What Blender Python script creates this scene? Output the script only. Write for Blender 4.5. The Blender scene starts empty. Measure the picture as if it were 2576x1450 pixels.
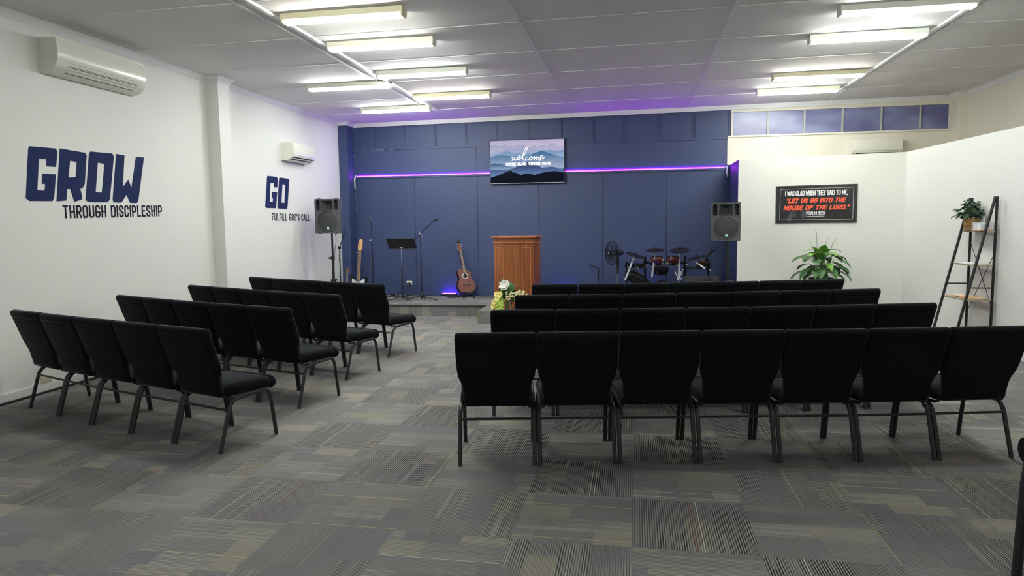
import bpy, bmesh, math, random
from mathutils import Vector, Matrix
PI = math.pi
R = math.radians
C = bpy.context.scene.collection
sc = bpy.context.scene
random.seed(7)

# ------------------------------------------------------------------ camera, world, exposure
cam = bpy.data.cameras.new('camera')
camo = bpy.data.objects.new('camera', cam)
C.objects.link(camo)
cam.sensor_fit = 'HORIZONTAL'
cam.sensor_width = 36.0
cam.lens = 36.0 * 1726.4 / 2576.0
cam.clip_start = 0.05
_yaw, _pitch, _roll = .17581, -.09261, -.01214
_fw = Vector((-math.sin(_yaw) * math.cos(_pitch), math.cos(_yaw) * math.cos(_pitch), math.sin(_pitch)))
_rt = Vector((math.cos(_yaw), math.sin(_yaw), 0))
_up = _rt.cross(_fw)
_r2 = math.cos(_roll) * _rt + math.sin(_roll) * _up
_u2 = -math.sin(_roll) * _rt + math.cos(_roll) * _up
camo.matrix_world = Matrix(((_r2.x, _u2.x, -_fw.x, 0), (_r2.y, _u2.y, -_fw.y, 0), (_r2.z, _u2.z, -_fw.z, 1.58), (0, 0, 0, 1)))
sc.camera = camo
w = bpy.data.worlds.new('dusk')
sc.world = w
w.use_nodes = True
w.node_tree.nodes['Background'].inputs[0].default_value = (.10, .12, .22, 1)
w.node_tree.nodes['Background'].inputs[1].default_value = .5
sc.view_settings.view_transform = 'Standard'
sc.view_settings.look = 'None'
sc.view_settings.gamma = 1.0
sc.view_settings.use_curve_mapping = False
sc.view_settings.exposure = 0.0
TUBE = 116.0          # emission of the fluorescent tubes
LED = 60.0
FLOORLED = 60.0

# ------------------------------------------------------------------ helpers
def lin(r, g, b):
    f = lambda c: (c / 255) / 12.92 if c / 255 <= .04045 else ((c / 255 + .055) / 1.055) ** 2.4
    return (f(r), f(g), f(b))

class NT:
    def __init__(s, m):
        m.use_nodes = True
        s.t = m.node_tree
        s.n = s.t.nodes
        s.l = s.t.links
        s.p = s.n.get('Principled BSDF')
    def set(s, sock, v):
        if isinstance(v, bpy.types.NodeSocket): s.l.new(v, sock)
        else:
            if isinstance(v, tuple) and len(v) == 3 and sock.type == 'RGBA': v = (*v, 1)
            sock.default_value = v
    def math(s, op, a, b=None, c=None, clamp=False):
        n = s.n.new('ShaderNodeMath'); n.operation = op; n.use_clamp = clamp
        s.set(n.inputs[0], a)
        if b is not None: s.set(n.inputs[1], b)
        if c is not None: s.set(n.inputs[2], c)
        return n.outputs[0]
    def mix(s, f, a, b, mode='MIX'):
        n = s.n.new('ShaderNodeMix'); n.data_type = 'RGBA'; n.blend_type = mode
        s.set(n.inputs['Factor'], f)
        s.set(n.inputs[6], a); s.set(n.inputs[7], b)
        return n.outputs[2]
    def fmix(s, f, a, b):
        n = s.n.new('ShaderNodeMix'); n.data_type = 'FLOAT'
        s.set(n.inputs[0], f); s.set(n.inputs[2], a); s.set(n.inputs[3], b)
        return n.outputs[0]
    def ss(s, v, lo, hi):
        n = s.n.new('ShaderNodeMapRange'); n.interpolation_type = 'SMOOTHSTEP'
        s.set(n.inputs[0], v); n.inputs[1].default_value = lo; n.inputs[2].default_value = hi
        return n.outputs[0]
    def xyz(s, x, y, z=0.0):
        n = s.n.new('ShaderNodeCombineXYZ')
        for k, v in enumerate((x, y, z)): s.set(n.inputs[k], v)
        return n.outputs[0]
    def white(s, vec):
        n = s.n.new('ShaderNodeTexWhiteNoise'); n.noise_dimensions = '3D'
        s.l.new(vec, n.inputs['Vector'])
        return n.outputs['Value'], n.outputs['Color']
    def noise(s, vec, scale, detail=2.0, rough=.5):
        n = s.n.new('ShaderNodeTexNoise'); n.inputs['Scale'].default_value = scale
        n.inputs['Detail'].default_value = detail; n.inputs['Roughness'].default_value = rough
        if vec is not None: s.l.new(vec, n.inputs['Vector'])
        return n.outputs['Fac']
    def obj(s):
        return s.n.new('ShaderNodeTexCoord').outputs['Object']
    def sep(s, v):
        n = s.n.new('ShaderNodeSeparateXYZ'); s.l.new(v, n.inputs[0]); return n.outputs
    def map(s, v, scale):
        n = s.n.new('ShaderNodeMapping'); n.inputs['Scale'].default_value = scale
        s.l.new(v, n.inputs['Vector']); return n.outputs[0]
    def bump(s, h, strength=.3, dist=.002):
        n = s.n.new('ShaderNodeBump'); n.inputs['Strength'].default_value = strength
        n.inputs['Distance'].default_value = dist
        s.l.new(h, n.inputs['Height']); s.l.new(n.outputs[0], s.p.inputs['Normal'])

MATS = {}
def mat(name, col, rough=.6, metal=0.0, var=.12, vscale=6.0, bump=0.0, bscale=200.0, spec=.5, coat=0.0, sheen=0.0, trans=0.0, emit=None, estr=0.0, alpha=1.0):
    if name in MATS: return MATS[name]
    m = bpy.data.materials.new(name)
    t = NT(m)
    p = t.p
    o = t.obj()
    v = t.noise(o, vscale, 3)
    f = t.math('MULTIPLY_ADD', v, 2 * var, 1 - var)
    cn = t.mix(1.0, col, t.xyz(f, f, f), 'MULTIPLY')
    t.l.new(cn, p.inputs['Base Color'])
    p.inputs['Roughness'].default_value = rough
    p.inputs['Metallic'].default_value = metal
    p.inputs['Specular IOR Level'].default_value = spec
    p.inputs['Coat Weight'].default_value = coat
    p.inputs['Sheen Weight'].default_value = sheen
    p.inputs['Transmission Weight'].default_value = trans
    p.inputs['Alpha'].default_value = alpha
    if emit:
        p.inputs['Emission Color'].default_value = (*emit, 1)
        p.inputs['Emission Strength'].default_value = estr
    if bump: t.bump(t.noise(o, bscale, 2), bump, .001)
    MATS[name] = m
    return m

class MB:
    """collects geometry for one mesh"""
    def __init__(s): s.v = []; s.f = []; s.m = []
    def face(s, idx, m=0): s.f.append(tuple(idx)); s.m.append(m)
    def add(s, vs):
        k = len(s.v); s.v += [Vector(a) for a in vs]; return k
    def box(s, c, d, rot=None, m=0, taper=1.0):
        x, y, z = d[0] / 2, d[1] / 2, d[2] / 2
        P = [(-x, -y, -z), (x, -y, -z), (x, y, -z), (-x, y, -z), (-x * taper, -y * taper, z), (x * taper, -y * taper, z), (x * taper, y * taper, z), (-x * taper, y * taper, z)]
        M = rot.to_matrix() if hasattr(rot, 'to_matrix') else (rot or Matrix.Identity(3))
        k = s.add([Vector(c) + M @ Vector(p) for p in P])
        for q in ((0, 3, 2, 1), (4, 5, 6, 7), (0, 1, 5, 4), (1, 2, 6, 5), (2, 3, 7, 6), (3, 0, 4, 7)): s.face([k + i for i in q], m)
        return s
    def bx(s, x0, x1, y0, y1, z0, z1, m=0):
        return s.box(((x0 + x1) / 2, (y0 + y1) / 2, (z0 + z1) / 2), (x1 - x0, y1 - y0, z1 - z0), m=m)
    def rbox(s, c, d, r=.01, seg=2, rot=None, m=0):
        """box with rounded edges"""
        bm = bmesh.new()
        bmesh.ops.create_cube(bm, size=1)
        for v in bm.verts: v.co = Vector((v.co.x * d[0], v.co.y * d[1], v.co.z * d[2]))
        bmesh.ops.bevel(bm, geom=list(bm.edges), offset=min(r, min(d) * .49), segments=seg, profile=.5, affect='EDGES')
        M = rot.to_matrix() if hasattr(rot, 'to_matrix') else (rot or Matrix.Identity(3))
        bm.verts.index_update()
        k = s.add([Vector(c) + M @ v.co for v in bm.verts])
        for f in bm.faces: s.face([k + v.index for v in f.verts], m)
        bm.free()
        return s
    def loft(s, loops, m=0, cap=True, closed=False):
        n = len(loops[0]); ks = [s.add(l) for l in loops]
        rng = range(len(loops)) if closed else range(len(loops) - 1)
        for a in rng:
            b = (a + 1) % len(loops)
            for i in range(n):
                j = (i + 1) % n
                s.face((ks[a] + i, ks[a] + j, ks[b] + j, ks[b] + i), m)
        if cap and not closed:
            s.face([ks[0] + i for i in range(n)][::-1], m)
            s.face([ks[-1] + i for i in range(n)], m)
        return s
    def tube(s, pts, r, n=8, m=0, cap=True, flat=1.0, up=(0, 0, 1)):
        pts = [Vector(p) for p in pts]
        rs = r if isinstance(r, (list, tuple)) else [r] * len(pts)
        loops = []
        side = None
        for i, p in enumerate(pts):
            if i == 0: d = pts[1] - p
            elif i == len(pts) - 1: d = p - pts[-2]
            else: d = (pts[i + 1] - p).normalized() + (p - pts[i - 1]).normalized()
            d = d.normalized() if d.length > 1e-9 else Vector((0, 0, 1))
            if side is None:
                u = Vector(up)
                if abs(d.dot(u)) > .95: u = Vector((1, 0, 0))
                side = d.cross(u).normalized()
            else:
                side = (side - d * side.dot(d)).normalized()
            w2 = d.cross(side)
            loops.append([p + (side * math.cos(2 * PI * (k + .5) / n) * flat + w2 * math.sin(2 * PI * (k + .5) / n)) * rs[i] for k in range(n)])
        return s.loft(loops, m, cap)
    def cyl(s, a, b, r, n=16, m=0, r2=None):
        return s.tube([a, b], [r, r if r2 is None else r2], n, m)
    def lathe(s, prof, n=24, c=(0, 0, 0), M=None, m=0, cap=True):
        M = M or Matrix.Identity(3)
        return s.loft([[Vector(c) + M @ Vector((r * math.cos(2 * PI * k / n), r * math.sin(2 * PI * k / n), z)) for k in range(n)] for r, z in prof], m, cap)
    def prism(s, poly, z0, z1, fr=None, m=0, mside=None, holes=()):
        """polygon (2d) extruded between z0 and z1 in frame fr = (origin, ex, ey, en)"""
        o, ex, ey, en = fr or (Vector((0, 0, 0)), Vector((1, 0, 0)), Vector((0, 1, 0)), Vector((0, 0, 1)))
        bm = bmesh.new()
        edges = []
        for lp in [poly] + list(holes):
            vs = [bm.verts.new((p[0], p[1], 0)) for p in lp]
            edges += [bm.edges.new((vs[i], vs[(i + 1) % len(vs)])) for i in range(len(vs))]
        bmesh.ops.triangle_fill(bm, use_beauty=True, use_dissolve=False, edges=edges)
        bm.verts.index_update()
        V = [v.co.copy() for v in bm.verts]
        F = [[v.index for v in f.verts] for f in bm.faces]
        E = [[v.index for v in e.verts] for e in bm.edges if len(e.link_faces) == 1]
        bm.free()
        T = lambda p, z: o + ex * p[0] + ey * p[1] + en * z
        k0 = s.add([T(p, z0) for p in V]); k1 = s.add([T(p, z1) for p in V])
        for f in F:
            a, b, c = [V[i] for i in f[:3]]
            if (b - a).cross(c - a).z < 0: f = f[::-1]
            s.face([k1 + i for i in f], m); s.face([k0 + i for i in f[::-1]], m)
        for a, b in E: s.face((k0 + a, k0 + b, k1 + b, k1 + a), m if mside is None else mside)
        return s
    def ell(s, c, r, M=None, n=12, m=0, lv=7):
        r = r if isinstance(r, (tuple, list)) else (r, r, r)
        M = M or Matrix.Identity(3)
        L = []
        for i in range(lv):
            a = -PI / 2 + PI * (i + .5) / lv
            L.append([Vector(c) + M @ Vector((r[0] * math.cos(a) * math.cos(2 * PI * k / n), r[1] * math.cos(a) * math.sin(2 * PI * k / n), r[2] * math.sin(a))) for k in range(n)])
        return s.loft(L, m)
    def torus(s, c, r, t, M=None, n=32, k=8, m=0, a0=0, a1=2 * PI):
        M = M or Matrix.Identity(3)
        full = abs(a1 - a0 - 2 * PI) < 1e-6
        L = []
        cnt = n if full else n + 1
        for i in range(cnt):
            a = a0 + (a1 - a0) * i / n
            L.append([Vector(c) + M @ Vector(((r + t * math.cos(2 * PI * j / k)) * math.cos(a), (r + t * math.cos(2 * PI * j / k)) * math.sin(a), t * math.sin(2 * PI * j / k))) for j in range(k)])
        return s.loft(L, m, cap=not full, closed=full)
    def build(s, name, mats, parent=None, smooth=True, ang=38, fix=True, shift=None):
        me = bpy.data.meshes.new(name)
        vs = s.v if shift is None else [v - Vector(shift) for v in s.v]
        me.from_pydata([tuple(v) for v in vs], [], s.f)
        mats = mats if isinstance(mats, (list, tuple)) else [mats]
        for a in mats: me.materials.append(a)
        me.polygons.foreach_set('material_index', s.m)
        me.update()
        if fix:
            bm = bmesh.new(); bm.from_mesh(me)
            bmesh.ops.recalc_face_normals(bm, faces=bm.faces)
            bm.to_mesh(me); bm.free()
        if smooth:
            me.polygons.foreach_set('use_smooth', [True] * len(me.polygons))
            me.set_sharp_from_angle(angle=R(ang))
        o = bpy.data.objects.new(name, me)
        C.objects.link(o)
        if shift is not None: o.location = shift
        if parent: o.parent = parent
        return o

def tag(o, label, cat, group=None):
    o['label'] = label; o['category'] = cat
    if group: o['group'] = group
    return o
def thing(name, label, cat, loc=(0, 0, 0), rz=0.0, group=None):
    o = bpy.data.objects.new(name, None); C.objects.link(o)
    o.empty_display_size = .05
    o.location = loc; o.rotation_euler = (0, 0, rz)
    return tag(o, label, cat, group)
def struct(o): o['kind'] = 'structure'; return o
def kids(o): return [c for c in bpy.data.objects if c.parent == o]
def dup(root, loc, rz, label):
    r = root.copy(); C.objects.link(r); r.location = loc; r.rotation_euler = (0, 0, rz); r['label'] = label
    for ch in root.children:
        c = ch.copy(); C.objects.link(c); c.parent = r
        for g in ch.children:
            d = g.copy(); C.objects.link(d); d.parent = c
    return r
def rot(ax, deg): return Matrix.Rotation(R(deg), 3, ax)
def frame_to(d, up=(0, 0, 1)):
    """rotation matrix whose z axis is d"""
    z = Vector(d).normalized(); u = Vector(up)
    if abs(z.dot(u)) > .97: u = Vector((0, 1, 0))
    x = u.cross(z).normalized(); y = z.cross(x)
    return Matrix((x, y, z)).transposed()
def spline(pts, n=8, closed=False):
    P = [Vector(p) for p in pts]; out = []; N = len(P)
    for i in range(N if closed else N - 1):
        a, b, c, d = (P[(i - 1) % N] if closed or i > 0 else P[0]), P[i], P[(i + 1) % N], (P[(i + 2) % N] if closed or i + 2 < N else P[-1])
        for k in range(n):
            t = k / n
            out.append(.5 * ((2 * b) + (c - a) * t + (2 * a - 5 * b + 4 * c - d) * t * t + (3 * b - a - 3 * c + d) * t ** 3))
    if not closed: out.append(P[-1])
    return out

# ------------------------------------------------------------------ stroke lettering
c_ = .13
GL = {
 'A': (.52, [[(0, 0), (.21, 1), (.31, 1), (.52, 0)], [(.09, .27), (.43, .27)]]),
 'C': (.48, [[(.48, .72), (.48, 1 - c_), (.36, 1), (.12, 1), (0, 1 - c_), (0, c_), (.12, 0), (.36, 0), (.48, c_), (.48, .28)]]),
 'D': (.5, [[(0, 0), (0, 1), (.36, 1), (.5, 1 - c_), (.5, c_), (.36, 0), (0, 0)]]),
 'E': (.42, [[(.42, 1), (0, 1), (0, 0), (.42, 0)], [(0, .52), (.36, .52)]]),
 'F': (.42, [[(.42, 1), (0, 1), (0, 0)], [(0, .52), (.36, .52)]]),
 'G': (.5, [[(.5, .80), (.5, 1 - c_), (.37, 1), (.13, 1), (0, 1 - c_), (0, c_), (.13, 0), (.37, 0), (.5, c_), (.5, .44), (.28, .44)]]),
 'H': (.5, [[(0, 0), (0, 1)], [(.5, 0), (.5, 1)], [(0, .5), (.5, .5)]]),
 'I': (.0, [[(0, 0), (0, 1)]]),
 'L': (.4, [[(0, 1), (0, 0), (.4, 0)]]),
 'M': (.66, [[(0, 0), (0, 1), (.33, .3), (.66, 1), (.66, 0)]]),
 'N': (.52, [[(0, 0), (0, 1), (.52, 0), (.52, 1)]]),
 'O': (.5, [[(.13, 0), (0, c_), (0, 1 - c_), (.13, 1), (.37, 1), (.5, 1 - c_), (.5, c_), (.37, 0), (.13, 0)]]),
 'P': (.48, [[(0, 0), (0, 1), (.36, 1), (.48, 1 - c_), (.48, .56), (.36, .43), (0, .43)]]),
 'R': (.5, [[(0, 0), (0, 1), (.37, 1), (.5, 1 - c_), (.5, .58), (.37, .46), (0, .46)], [(.24, .46), (.5, 0)]]),
 'S': (.48, [[(.48, .74), (.48, 1 - c_), (.36, 1), (.12, 1), (0, 1 - c_), (0, .66), (.48, .34), (.48, c_), (.36, 0), (.12, 0), (0, c_), (0, .26)]]),
 'T': (.48, [[(0, 1), (.48, 1)], [(.24, 1), (.24, 0)]]),
 'U': (.5, [[(0, 1), (0, c_), (.13, 0), (.37, 0), (.5, c_), (.5, 1)]]),
 'W': (.76, [[(0, 1), (.19, 0), (.38, .8), (.57, 0), (.76, 1)]]),
 'Y': (.52, [[(0, 1), (.26, .48), (.52, 1)], [(.26, .48), (.26, 0)]]),
 '1': (.18, [[(0, .82), (.18, 1), (.18, 0)]]),
 '2': (.46, [[(0, .74), (0, 1 - c_), (.12, 1), (.34, 1), (.46, 1 - c_), (.46, .62), (0, .1), (0, 0), (.46, 0)]]),
 ':': (.0, [[(0, .2), (0, .24)], [(0, .66), (0, .7)]]),
 '.': (.0, [[(0, 0), (0, .03)]]), ',': (.06, [[(.06, .04), (0, -.14)]]),
 "'": (.0, [[(0, 1), (0, .78)]]), '"': (.2, [[(0, 1), (-.03, .78)], [(.17, 1), (.14, .78)]]),
 ' ': (.18, []),
}
TH = [0]
def stroke(mb, pts, sw, th, fr, m=0, round_=False):
    o, ex, ey, en = fr
    n = len(pts)
    for i in range(n - 1):
        a, b = Vector((*pts[i], 0)), Vector((*pts[i + 1], 0))
        d = b - a
        if d.length < 1e-6: continue
        d.normalize()
        e = sw * (.25 if round_ else .5)
        ea = e if i == 0 else sw * .32
        eb = e if i == n - 2 else sw * .32
        a = a - d * ea; b = b + d * eb
        q = Vector((-d.y, d.x, 0)) * sw / 2
        TH[0] = (TH[0] + 1) % 9; tt = th * (1 + .07 * TH[0])
        P = [a - q, b - q, b + q, a + q]
        k = mb.add([o + ex * p.x + ey * p.y for p in P] + [o + ex * p.x + ey * p.y + en * tt for p in P])
        for f in ((0, 3, 2, 1), (4, 5, 6, 7), (0, 1, 5, 4), (1, 2, 6, 5), (2, 3, 7, 6), (3, 0, 4, 7)): mb.face([k + j for j in f], m)
def text(mb, s, fr, height, width, sw, th=.0015, m=0, slant=0.0, gap=.2, round_=False):
    """stroke letters; sw is the pen width relative to the height; the line is fitted to width"""
    tot = 0; pos = []
    for ch in s:
        pos.append(tot); tot += GL[ch][0] + gap
    tot -= gap
    H = height * (1 - sw)
    pw = sw * height
    sx = (width - pw) / tot
    for ch, x0 in zip(s, pos):
        for st in GL[ch][1]:
            P = [((x0 + x) * sx + pw / 2 + slant * y * height, y * H + pw / 2) for x, y in st]
            stroke(mb, P, pw, th, fr, m, round_)

# ------------------------------------------------------------------ materials
M_wall = mat('wall_white_paint', lin(226, 226, 222), .75, var=.02, vscale=1.2, bump=.06, bscale=120)
M_cream = mat('wall_cream_paint', lin(222, 217, 202), .7, var=.02, vscale=1.2)
M_ceil = mat('ceiling_white_paint', lin(232, 230, 229), .8, var=.02, vscale=.8)
M_trim = mat('trim_white_gloss', lin(226, 226, 226), .45, var=.02)
M_blue = mat('wall_navy_paint', lin(46, 60, 98), .55, var=.07, vscale=1.6, bump=.12, bscale=90)
M_bluedark = mat('wall_navy_joint', lin(30, 40, 72), .6)
M_chip = mat('flaked_white_paint', lin(196, 198, 205), .8)
M_decal = mat('navy_vinyl', lin(30, 40, 80), .75, var=.04, spec=.1)
M_decal2 = mat('black_vinyl', lin(26, 28, 46), .75, var=.04, spec=.1)
M_fabric = mat('black_upholstery', lin(20, 21, 25), .95, var=.2, vscale=60, bump=.35, bscale=900, spec=.08, sheen=.34)
M_fabric.node_tree.nodes['Principled BSDF'].inputs['Sheen Roughness'].default_value = .24
M_fabric.node_tree.nodes['Principled BSDF'].inputs['Sheen Tint'].default_value = (.82, .9, 1, 1)
M_frame = mat('charcoal_powder_coat', lin(38, 39, 43), .5, var=.06, spec=.4)
M_black = mat('black_plastic', lin(24, 24, 27), .55, var=.1)
M_blackm = mat('black_metal', lin(20, 20, 23), .4, var=.1, spec=.5)
M_grey = mat('grey_plastic', lin(76, 77, 83), .6, var=.06, vscale=20)
M_chrome = mat('chrome', lin(205, 208, 214), .22, 1.0, var=.03)
M_white = mat('white_plastic', lin(222, 222, 214), .35, var=.02)
M_acw = mat('aircon_ivory_plastic', lin(222, 222, 209), .25, var=.02)
M_acdark = mat('aircon_vent_dark', lin(28, 27, 28), .7)
M_greyvent = mat('aircon_louvre_grey', lin(130, 126, 128), .5)

def carpet(name, horiz='xy'):
    m = bpy.data.materials.new(name)
    t = NT(m)
    o = t.obj()
    s = t.sep(o)
    T = .60686
    u = t.math('MULTIPLY', t.math('ADD', s[0], .607 + T * 40), 1 / T)
    if horiz == 'xy': v = t.math('MULTIPLY', t.math('ADD', s[1], -3.882 + T * 40), 1 / T)
    else: v = t.math('MULTIPLY', t.math('ADD', s[2], T * 40 + .02), 1 / T)
    iu = t.math('FLOOR', u); iv = t.math('FLOOR', v)
    fu = t.math('FRACT', u); fv = t.math('FRACT', v)
    par = t.math('MODULO', t.math('ADD', iu, iv), 2.0)
    a = t.fmix(par, fu, fv); b = t.fmix(par, fv, fu)
    N = 48.0
    an = t.math('MULTIPLY', a, N)
    k = t.math('FLOOR', an); sf = t.math('FRACT', an)
    rt, rtc = t.white(t.xyz(iu, iv, 3.3))
    # tone blocks : groups of ribs, cut into lengths
    g = t.math('FLOOR', t.math('ADD', t.math('MULTIPLY', a, 4.0), t.math('MULTIPLY', rt, 2.0)))
    gid = t.math('ADD', t.math('MULTIPLY', iu, 7.13), t.math('MULTIPLY', iv, 3.71))
    ro, _ = t.white(t.xyz(gid, g, 1.1))
    bl = t.math('FLOOR', t.math('ADD', t.math('MULTIPLY', b, 2.0), t.math('MULTIPLY', ro, 3.0)))
    tone, tonec = t.white(t.xyz(gid, g, t.math('ADD', bl, 11.5)))
    cs = t.sep(tonec)
    # rib profile
    tri = t.math('ABSOLUTE', t.math('SUBTRACT', sf, .5))
    groove = t.ss(tri, .16, .38)                       # 1 in the groove between ribs
    kt, _ = t.white(t.xyz(gid, k, 5.7))
    depth = t.math('MULTIPLY', t.math('MULTIPLY_ADD', t.ss(cs[0], .1, .9), .55, t.math('MULTIPLY', t.ss(rt, -.35, .6), .55)), t.fmix(par, 1.0, .42), clamp=True)
    kd, _ = t.white(t.xyz(gid, k, t.math('ADD', bl, 2.3)))
    depth = t.math('MULTIPLY', depth, t.math('MULTIPLY_ADD', t.ss(kd, .05, .35), .65, .35))
    crest_highlight = t.math('MULTIPLY', t.math('MULTIPLY', t.ss(tri, .16, .03), depth), .4)  # highlight on the rib crests, painted into the carpet colour
    groove = t.math('MULTIPLY', groove, depth)
    base = t.mix(tone, lin(114, 113, 115), lin(136, 135, 134))
    base = t.mix(t.math('MULTIPLY', t.ss(cs[1], .80, .96), .6), base, lin(154, 147, 132))          # tan blocks
    base = t.mix(t.math('MULTIPLY', t.ss(cs[2], .78, .95), .6), base, lin(114, 115, 122))          # slate blocks
    pale = t.math('MULTIPLY', t.ss(kt, .55, .8), t.math('MULTIPLY', t.ss(cs[0], .3, .9), .35))
    base = t.mix(pale, base, lin(170, 167, 158))
    base = t.mix(crest_highlight, base, lin(186, 184, 178))
    col = t.mix(groove, base, lin(30, 30, 32))
    # thin accent yarns
    ka, kac = t.white(t.xyz(gid, k, 9.2))
    ac = t.math('MULTIPLY', t.math('GREATER_THAN', ka, .974), t.math('LESS_THAN', tri, .2))
    ks = t.sep(kac)
    acol = t.mix(t.math('GREATER_THAN', ks[1], .42), lin(190, 180, 130), lin(206, 200, 182))
    acol = t.mix(t.math('GREATER_THAN', ks[1], .80), acol, lin(160, 104, 92))
    col = t.mix(t.math('MULTIPLY', ac, .8), col, acol)
    sp = t.noise(o, 260, 2, .7)
    sp2 = t.noise(o, 1.3, 2)
    f = t.math('MULTIPLY', t.math('MULTIPLY_ADD', sp, 2.0, .0), t.math('MULTIPLY_ADD', sp2, .24, .88))
    col = t.mix(1.0, col, t.xyz(f, f, f), 'MULTIPLY')
    t.l.new(col, t.p.inputs['Base Color'])
    t.p.inputs['Roughness'].default_value = .95
    t.p.inputs['Specular IOR Level'].default_value = .1
    h = t.math('SUBTRACT', t.math('MULTIPLY', sp, .5), groove)
    t.bump(h, .5, .003)
    return m
M_carpet = carpet('carpet_tiles')
M_carpetv = carpet('carpet_tiles_riser', 'xz')

# ------------------------------------------------------------------ room shell
XL, XR, YB, YF = -5.65, 5.45, 13.05, -3.6
cz = lambda x: 3.59 + .0086 * (x + 5.65)
mb = MB(); mb.bx(XL - .2, XR + .2, YF - .2, YB + .2, -.12, 0)
struct(mb.build('floor', M_carpet, smooth=False))

mb = MB()
k = mb.add([(x, y, cz(x) + dz) for dz in (0, .15) for x, y in ((XL - .2, YF - .2), (XR + .2, YF - .2), (XR + .2, YB + .2), (XL - .2, YB + .2))])
for q in ((0, 1, 2, 3), (7, 6, 5, 4), (0, 4, 5, 1), (1, 5, 6, 2), (2, 6, 7, 3), (3, 7, 4, 0)): mb.face([k + i for i in q])
slope = Matrix.Rotation(-math.atan(.0086), 3, 'Y')
for y in [11.9 - 1.2 * i for i in range(13)]:
    mb.box(((XL + XR) / 2, y, cz((XL + XR) / 2) - .002), (XR - XL, .015, .008), slope, m=1)
for x in (-3.56, -1.16, .96, 3.34):
    mb.box((x, (YB + YF) / 2, cz(x) - .003), (.034, YB - YF, .010), slope, m=1)
struct(mb.build('ceiling', [M_ceil, M_trim], smooth=False))

# left wall with its pilaster
mb = MB()
mb.bx(XL - .2, XL, YF, YB, 0, 3.75)
mb.bx(XL, -5.47, 8.54, 8.80, 0, 3.7)
struct(mb.build('wall_left', M_wall, smooth=False))
mb = MB()
mb.bx(XR, XR + .2, YF, YB, 0, 3.8)
mb.bx(5.31, XR, 12.72, YB, 0, 3.8)
struct(mb.build('wall_right', M_cream, smooth=False))
mb = MB(); mb.bx(XL - .2, XR + .2, YF - .2, YF, 0, 3.8)
struct(mb.build('wall_rear', M_wall, smooth=False))

# back wall: navy panelling on the left, cream dado under the window on the right
mb = MB()
mb.bx(XL, 1.72, YB, YB + .2, 0, 3.75)
mb.bx(1.72, XR, YB, YB + .2, 0, 3.12, m=1)
mb.bx(1.72, XR, YB, YB + .2, 3.535, 3.75, m=1)
mb.bx(1.72, 1.75, YB, YB + .2, 3.12, 3.535, m=1)
mb.bx(5.30, XR, YB, YB + .2, 3.12, 3.535, m=1)
xs = [-5.462, -4.228, -2.968, -1.772, -.566, .600, 1.70]
for a, b in zip(xs, xs[1:]): mb.bx(a + .004, b - .004, YB - .012, YB, .2, 2.515)
mb.bx(-5.462, -2.98, YB - .012, YB, 2.60, 3.06); mb.bx(-2.965, 1.66, YB - .012, YB, 2.60, 3.06)
for x in xs[1:-1]: mb.bx(x - .045, x - .012, YB - .018, YB - .012, .2, 2.515)
mb.bx(-5.462, 1.70, YB - .028, YB, 3.06, 3.10)                 # rail
mb.bx(-5.462, 1.70, YB - .03, YB, 2.515, 2.55)                 # ledge under the light strip
for x in (-5.02, -4.42, -3.79, -3.18, -2.58, -1.97, -1.34, -.74, -.15, .465, 1.085, 1.70):
    mb.bx(x - .03, x - .006, YB - .016, YB, 3.10, 3.54); mb.bx(x + .006, x + .022, YB - .012, YB, 3.10, 3.54)
mb.bx(1.655, 5.31, YB - .03, YB, 2.6, 3.085, m=1); mb.bx(1.82, 5.31, YB - .03, YB, 0, 2.6, m=1)
mb.bx(1.655, 5.31, YB - .055, YB, 3.085, 3.115, m=1)           # sill
random.seed(3)
for i in range(34):                                            # flaked paint down the corner and along the rail
    z = random.uniform(.9, 3.0)
    mb.bx(-5.460, -5.457 + random.uniform(0, .004), YB - .0128, YB - .012, z, z + random.uniform(.008, .035), m=2)
for i in range(12):
    x = -5.42 + random.random() * .75
    mb.bx(x, x + random.uniform(.02, .07), YB - .030, YB - .0285, 3.062, 3.067, m=2)
struct(mb.build('wall_back', [M_blue, M_cream, M_chip], smooth=False))
mb = MB(); mb.bx(XL, -5.465, 12.73, YB, 0, 3.75)               # navy pilaster in the corner
struct(mb.build('wall_corner', M_blue, smooth=False))

# partition: navy return on the stage side, white faces to the hall
P0, P1, P2 = Vector((1.70, 11.93)), Vector((4.046, 11.343)), Vector((4.228, 8.554))
P3 = P2 + (P2 - P1) * .62
zt = 2.595
mb = MB()
mb.prism([(1.70, 11.93), (1.70, 13.045), (1.80, 13.045), (1.80, 12.02), (4.15, 11.435), (P3.x + .1, P3.y), (P3.x, P3.y), (4.046, 11.343)], 0, zt)
for i, f in enumerate(mb.f):
    cs = [mb.v[j] for j in f]
    if all(abs(v.x - 1.70) < 1e-4 for v in cs): mb.m[i] = 1
struct(mb.build('wall_partition', [M_wall, M_blue], smooth=False))

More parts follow.
